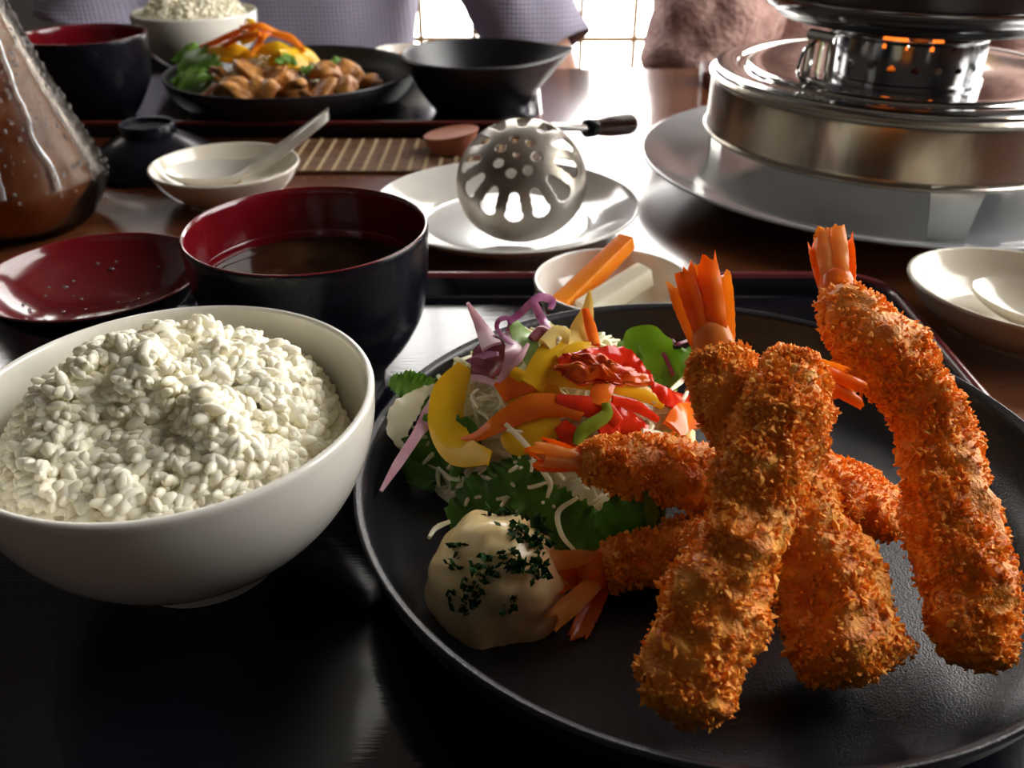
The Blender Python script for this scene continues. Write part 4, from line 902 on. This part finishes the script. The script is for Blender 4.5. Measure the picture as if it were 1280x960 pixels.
for a_ in (-1.15, -.62, -1.9):
    zs = np.linspace(.036, .13, 30); wig = np.cumsum(rng.normal(size=30)) * .012
    pth = [np.array([math.cos(a_ + w_) * (float(np.interp(z, oc[10:, 1], oc[10:, 0])) + .0002), math.sin(a_ + w_) * (float(np.interp(z, oc[10:, 1], oc[10:, 0])) + .0002), z]) for z, w_ in zip(zs, wig)]
    dp.append(tube(pth, [.0026, .0016, .0012, .0018, .0008], 8, flat=.5))
part('water_drops', join(*dp), MT['drop'], cf, kind='stuff')

# ------------------------------------------------------------------ far plate: meat and vegetables
BZ = TRZ + .0068
def far_pt(dx, dy, z): return np.array([BPL[0] + dx, BPL[1] + dy, BZ + z])
mp_ = [(-.062, -.050, .012, .022), (-.036, -.058, .013, .024), (-.012, -.054, .014, .024), (.012, -.060, .012, .021), (-.046, -.030, .020, .024), (-.018, -.030, .026, .026), (.010, -.034, .020, .020), (.040, -.052, .013, .019), (.058, -.044, .014, .018), (.044, -.026, .022, .019), (.072, -.022, .018, .020), (.060, -.004, .018, .020), (.080, -.046, .010, .014)]
for k, (dx, dy, z, s) in enumerate(mp_):
    R = rand_rot(1)[0]; v, f = ellipsoid((0, 0, 0), (s, s * .72, s * .42), 18, 26, None, .42, 1.5, k)
    v[:, 2] += .35 * s * np.sin(v[:, 0] / s * 2.2 + k) ; a_ = random.uniform(0, pi); c, s_ = math.cos(a_), math.sin(a_); tl = random.uniform(-.4, .5)
    v = v @ np.array([[c, -s_, 0], [s_, c, 0], [0, 0, 1.]]).T @ np.array([[1, 0, 0], [0, math.cos(tl), -math.sin(tl)], [0, math.sin(tl), math.cos(tl)]]).T + far_pt(dx, dy, z)
    v[:, 2] = np.maximum(v[:, 2], BZ + .0004)
    single('meat_slice', (v, f), MT['meat'], 'brown glazed slice of sauteed meat on the far black plate', 'meat', world=True, group='meat slices on the far plate', sharp=0)
def far_strip(name, label, mat, px, w, thick=.002, group=None, cat='vegetable', ruffle=0, k=6, n=18, cup=.25):
    vf = ribbon([P(*q) for q in px], w, thick, None, n, k, cup, ruffle, 3, len(px))
    single(name, vf, MT[mat], label, cat, world=True, group=group, sharp=60)
# heap of shreds behind the meat
sv = []
for k in range(160):
    a = random.uniform(0, 2 * pi); r = .048 * math.sqrt(random.random()); c = far_pt(-.012 + r * math.cos(a) * 1.25, .006 + r * math.sin(a) * .8, .004 + .034 * (1 - (r / .05) ** 2)); b0 = random.uniform(0, 2 * pi); dvv = np.array([math.cos(b0), math.sin(b0), random.uniform(-.3, .3)]) * .009
    sv.append(tube([c - dvv, c + np.array([0, 0, .003]), c + dvv], [.0008, .0014, .0008], 5, 5))
single('shredded_cabbage', join(*sv), MT['cab_white'], 'shredded white cabbage behind the meat on the far plate', 'cabbage', world=True, kind='stuff')
yl = [[(255, 62, .05), (285, 60, .055), (310, 66, .050)], [(275, 72, .042), (300, 70, .048), (330, 74, .045)], [(320, 62, .055), (345, 60, .058), (372, 70, .050)], [(335, 76, .048), (360, 74, .050), (386, 82, .042)], [(300, 52, .062), (312, 40, .070), (311, 24, .078)], [(350, 66, .056), (378, 66, .052), (398, 80, .040)]]
for q in yl: far_strip('pepper_strip', 'yellow pepper strip heaped above the sauteed meat', 'pep_yellow', q, [.008, .016, .009], group='yellow pepper strips on the far plate')
ol = [[(250, 58, .052), (272, 50, .060), (300, 38, .070), (318, 34, .074)], [(278, 58, .056), (300, 46, .066), (325, 42, .070)], [(312, 70, .052), (322, 56, .060), (330, 44, .068), (345, 40, .068)], [(322, 40, .070), (350, 44, .066), (372, 54, .060), (380, 64, .054)], [(340, 40, .070), (362, 46, .066), (378, 62, .055)], [(300, 34, .074), (325, 32, .076), (350, 42, .068)]]
for q in ol: far_strip('carrot_shred', 'thin orange-red vegetable shred on top of the far plate heap', 'carrot', q, [.003, .0065, .004], .0018, 'orange shreds on the far plate')
far_strip('lettuce_leaf', 'curly green lettuce on the far plate, lower bunch beside the meat', 'lettuce_light', [(262, 118, .022), (245, 108, .026), (232, 100, .030), (224, 92, .034)], [.014, .038, .040, .018], .0008, None, 'lettuce', .005, 15, 40)
far_strip('lettuce_leaf', 'curly green lettuce on the far plate, upper bunch behind the meat', 'lettuce_light', [(272, 88, .036), (252, 78, .042), (234, 70, .044), (222, 66, .044)], [.014, .040, .040, .016], .0008, None, 'lettuce', .005, 15, 40)
for k, q in enumerate(([(345, 78, .050), (358, 72, .052), (372, 80, .046)], [(376, 86, .042), (388, 88, .040), (396, 96, .034)], [(412, 80, .040), (422, 76, .042), (432, 80, .038)])):
    far_strip('herb_sprig', 'small green herb sprig scattered over the sauteed meat', 'lettuce_light', q, [.004, .012, .004], .0008, 'herb sprigs on the far plate', 'herb', .002, 9, 20)

# spouted black dish
sd = thing('spouted_dish', 'black bowl with a pouring spout at the far tray corner', 'bowl', (-.031, .857, TRZ))
o = catmull([(.001, .002), (.036, .002), (.038, 0), (.042, 0), (.043, .003), (.050, .012), (.060, .028), (.068, .044), (.0715, .051)], 40)
i = catmull([(.0715, .051), (.0705, .0522), (.069, .0515), (.064, .040), (.054, .022), (.040, .010), (.02, .0065), (.001, .006)], 40)
v, f = lathe(np.vstack([o, i]), 120)
a = np.arctan2(v[:, 1], v[:, 0]); w = np.exp(-(np.abs(a) / .42) ** 1.3) * np.clip((v[:, 2] - .018) / .034, 0, 1) ** 1.4
v[:, 0] += w * .017; v[:, 2] += w * .004
part('bowl', (v, f), MT['black_stone'], sd, sharp=60)
v, f = lathe(catmull([(.049, .0195), (.045, .0185), (.02, .0185), (.001, .0185)], 14), 60)
single('leftover_sauce', (v, f), MT['sauce'], 'dark sauce left in the spouted black bowl', 'sauce', (-.031, .857, TRZ))

# ------------------------------------------------------------------ the two people across the table
def skin_body(name, verts, edges, radii, mat, parent, sub=2):
    me = bpy.data.meshes.new(name); me.from_pydata([tuple(q) for q in verts], edges, []); o = bpy.data.objects.new(name, me); COL.objects.link(o); o.parent = parent
    sm = o.modifiers.new('skin', 'SKIN'); me.skin_vertices.new() if not me.skin_vertices else None
    for q, r in zip(me.skin_vertices[0].data, radii): q.radius = r if isinstance(r, tuple) else (r, r)
    me.skin_vertices[0].data[0].use_root = True
    o.modifiers.new('sub', 'SUBSURF').levels = sub; o.modifiers['sub'].render_levels = sub
    me.materials.append(mat); sm.use_smooth_shade = True
    dg = bpy.context.evaluated_depsgraph_get(); m2 = bpy.data.meshes.new_from_object(o.evaluated_get(dg)); o.modifiers.clear(); o.data = m2; m2.name = name
    return o
def person(label, loc, arm_r, arm_l, shirt_mat, sleeve_r, hair_len, seed, torso=(.185, .115)):
    """loc = hips on the bench; arm_* = shoulder, elbow, wrist in local coordinates"""
    t = thing('person', label, 'person', loc)
    hz, nz = .53, .47                               # neck base / shoulders above the hips
    Vb = [(0, 0, .02), (0, .01, .15), (0, .02, .32), (0, .01, .47), (0, 0, .54), (0, -.01, .60)]
    Rb = [(.14, .10), (.13, .09), (.13, .08), (.075, .055), (.050, .050), (.05, .05)]
    E_ = [(0, 1), (1, 2), (2, 3), (3, 4), (4, 5)]
    def add(p, r, fr): Vb.append(tuple(p)); Rb.append(r); E_.append((fr, len(Vb) - 1)); return len(Vb) - 1
    for arm in (arm_r, arm_l):
        s_ = add(arm[0], .046, 3); m_ = add((np.array(arm[0]) + np.array(arm[1])) / 2, .048, s_); e_ = add(arm[1], .040, m_); f_ = add(np.array(arm[1]) * .6 + np.array(arm[2]) * .4, .041, e_); w_ = add(arm[2], .026, f_)
        d = unit(np.array(arm[2]) - np.array(arm[1])); h_ = add(np.array(arm[2]) + d * .05, (.036, .018), w_)
        sdv = unit(np.cross(d, [0, .3, 1.]))
        for q in range(4):
            b0 = np.array(arm[2]) + d * .085 + sdv * (q - 1.5) * .020; k1 = add(b0, .0095, h_); k2 = add(b0 + d * .034 + np.array([0, 0, -.008]), .0088, k1); add(b0 + d * (.058 + .008 * (q in (1, 2))) + np.array([0, 0, -.024]), .0075, k2)
        b0 = np.array(arm[2]) + d * .035 + sdv * .045; k1 = add(b0, .0105, h_); add(b0 + d * .035 + sdv * .012 + np.array([0, 0, -.01]), .0085, k1)
    for s in (-1, 1):
        h_ = add((s * .10, -.03, .0), .095, 0); k_ = add((s * .12, -.40, -.015), .064, h_); a_ = add((s * .12, -.36, -.47), .042, k_); add((s * .12, -.50, -.495), (.042, .026), a_)
    skin_body('body', Vb, E_, Rb, MT['skin'], t)
    # head: one shaped ellipsoid with brow, nose, chin
    v, f = ellipsoid((0, 0, 0), (.076, .095, .118), 30, 36)
    fr_ = np.clip(-v[:, 1] / .095, 0, 1)
    v[:, 0] *= 1 - .22 * np.clip(-v[:, 2] / .118, 0, 1); v[:, 1] -= .022 * np.exp(-((v[:, 0] / .012) ** 2 + ((v[:, 2] + .018) / .020) ** 2)) * fr_
    for s in (-1, 1): v[:, 1] += .010 * np.exp(-(((v[:, 0] - s * .031) / .016) ** 2 + ((v[:, 2] - .006) / .013) ** 2)) * fr_
    v[:, 1] -= .006 * np.exp(-((v[:, 0] / .022) ** 2 + ((v[:, 2] + .058) / .010) ** 2)) * fr_
    hd_ = part('head', (v + np.array([0, -.02, .70]), f), MT['skin'], t, sharp=0)
    for s in (-1, 1):
        part('ear', ellipsoid((s * .077, -.012, .70), (.010, .020, .032), 10, 12), MT['skin'], hd_)
        part('eye', ellipsoid((s * .031, -.099, .706), (.012, .006, .006), 8, 12), MT['white_china'], hd_); part('iris', ellipsoid((s * .031, -.1042, .706), (.005, .0018, .005), 8, 10), MT['hair'], hd_)
    part('mouth', ellipsoid((0, -.113, .642), (.020, .004, .005), 8, 14), MT['lip'], hd_)
    v, f = ellipsoid((0, .005, .715), (.086, .102, .122), 30, 40, amp=.03, freq=6, seed=seed); m_ = ~((v[:, 1] < -.045) & (v[:, 2] < .765)); 
    v[:, 1] = np.where((v[:, 1] < -.045) & (v[:, 2] < .748), -.035, v[:, 1]); v[:, 2] = np.where(v[:, 2] < .66, .66 - (0.66 - v[:, 2]) * hair_len, v[:, 2])
    part('hair', (v, f), MT['hair'], t, sharp=0)
    # shirt: torso loft + sleeves, cloth folds from noise
    zs = np.linspace(-.02, .54, 44); a_ = np.linspace(0, 2 * pi, 64, endpoint=False); V = []
    for z in zs:
        u = (z + .02) / .56; w = np.interp(u, [0, .3, .7, .86, .95, 1], [torso[0] * .95, torso[0] * .96, torso[0] * 1.04, torso[0] * 1.06, torso[0] * .8, .066]); dpt = np.interp(u, [0, .5, .86, .95, 1], [torso[1] * 1.1, torso[1] * 1.04, torso[1] * 1.02, .092, .068])
        for q in a_:
            cx, sy = math.cos(q), math.sin(q); V.append((w * np.sign(cx) * abs(cx) ** .8, .01 + dpt * np.sign(sy) * abs(sy) ** .8, z))
    V = np.array(V); nrm = unit(V * np.array([1, 1, 0])); V = V + nrm * (fbm(V * np.array([1, 1, .5]) + seed, 11, 3, seed) * .010)[:, None]
    geo = [(V, grid_faces(len(zs), 64, True))]
    for arm, sr, full in ((arm_r, sleeve_r, sleeve_r[-1]), (arm_l, sleeve_r, sleeve_r[-1])):
        s0, e0, w0 = (np.array(q, float) for q in arm)
        path = [s0 + np.array([-.08 * np.sign(s0[0]), 0, .015]), s0 + np.array([0, 0, .004]), (s0 + e0) / 2, s0 * .12 + e0 * .88]
        if sleeve_r[-1] == 'long': path += [e0 + (w0 - e0) * .15, e0 + (w0 - e0) * .9]
        elif sleeve_r[-1] == 'short': path[-1] = s0 * .06 + e0 * .94
        v, f = tube(path, sleeve_r[:-1], 40, 46, caps=False)
        ctr = catmull(path, 46).repeat(40, 0); dd = unit(v - ctr); v = v + dd * (fbm(v + seed, sleeve_r and 18, 4, seed + 2) * (.014 if sleeve_r[-1] == 'long' else .006))[:, None]
        geo.append((v, f))
    sh = part('shirt' if sleeve_r[-1] == 'short' else 'blouse', join(*geo), shirt_mat, t, sharp=0)
    md = sh.modifiers.new('solid', 'SOLIDIFY'); md.thickness = .003; md.offset = -1
    # trousers
    geo = []
    for s in (-1, 1): geo.append(tube([(s * .085, .05, .02), (s * .10, -.05, .0), (s * .12, -.40, -.012), (s * .12, -.37, -.10), (s * .12, -.36, -.445)], [.115, .112, .085, .082, .060], 24, 44, caps=False))
    part('trousers', join(*geo), MT['denim'], t, sharp=0)
    return t
HIPZ = -.19
person('person in a lavender-grey waffle-check shirt sitting behind the meat plate', (-.30, 1.33, HIPZ),
       ((.185, -.01, .44), (.355, -.120, .155), (.330, -.190, -.05)), ((-.185, -.01, .44), (-.27, -.08, .18), (-.18, -.20, .03)), MT['shirt'], (.075, .072, .064, .062, 'short'), 1.0, 3, (.175, .115))
person('person in a crinkled brown long-sleeved top sitting beyond the burner stand', (.46, 1.34, HIPZ),
       ((.165, -.01, .43), (.26, -.08, .20), (.16, -.18, .06)), ((-.165, -.01, .44), (-.205, -.125, .155), (-.10, -.20, .03)), MT['brown_top'], (.085, .085, .080, .078, .078, .05, 'long'), 3.0, 8, (.185, .12))
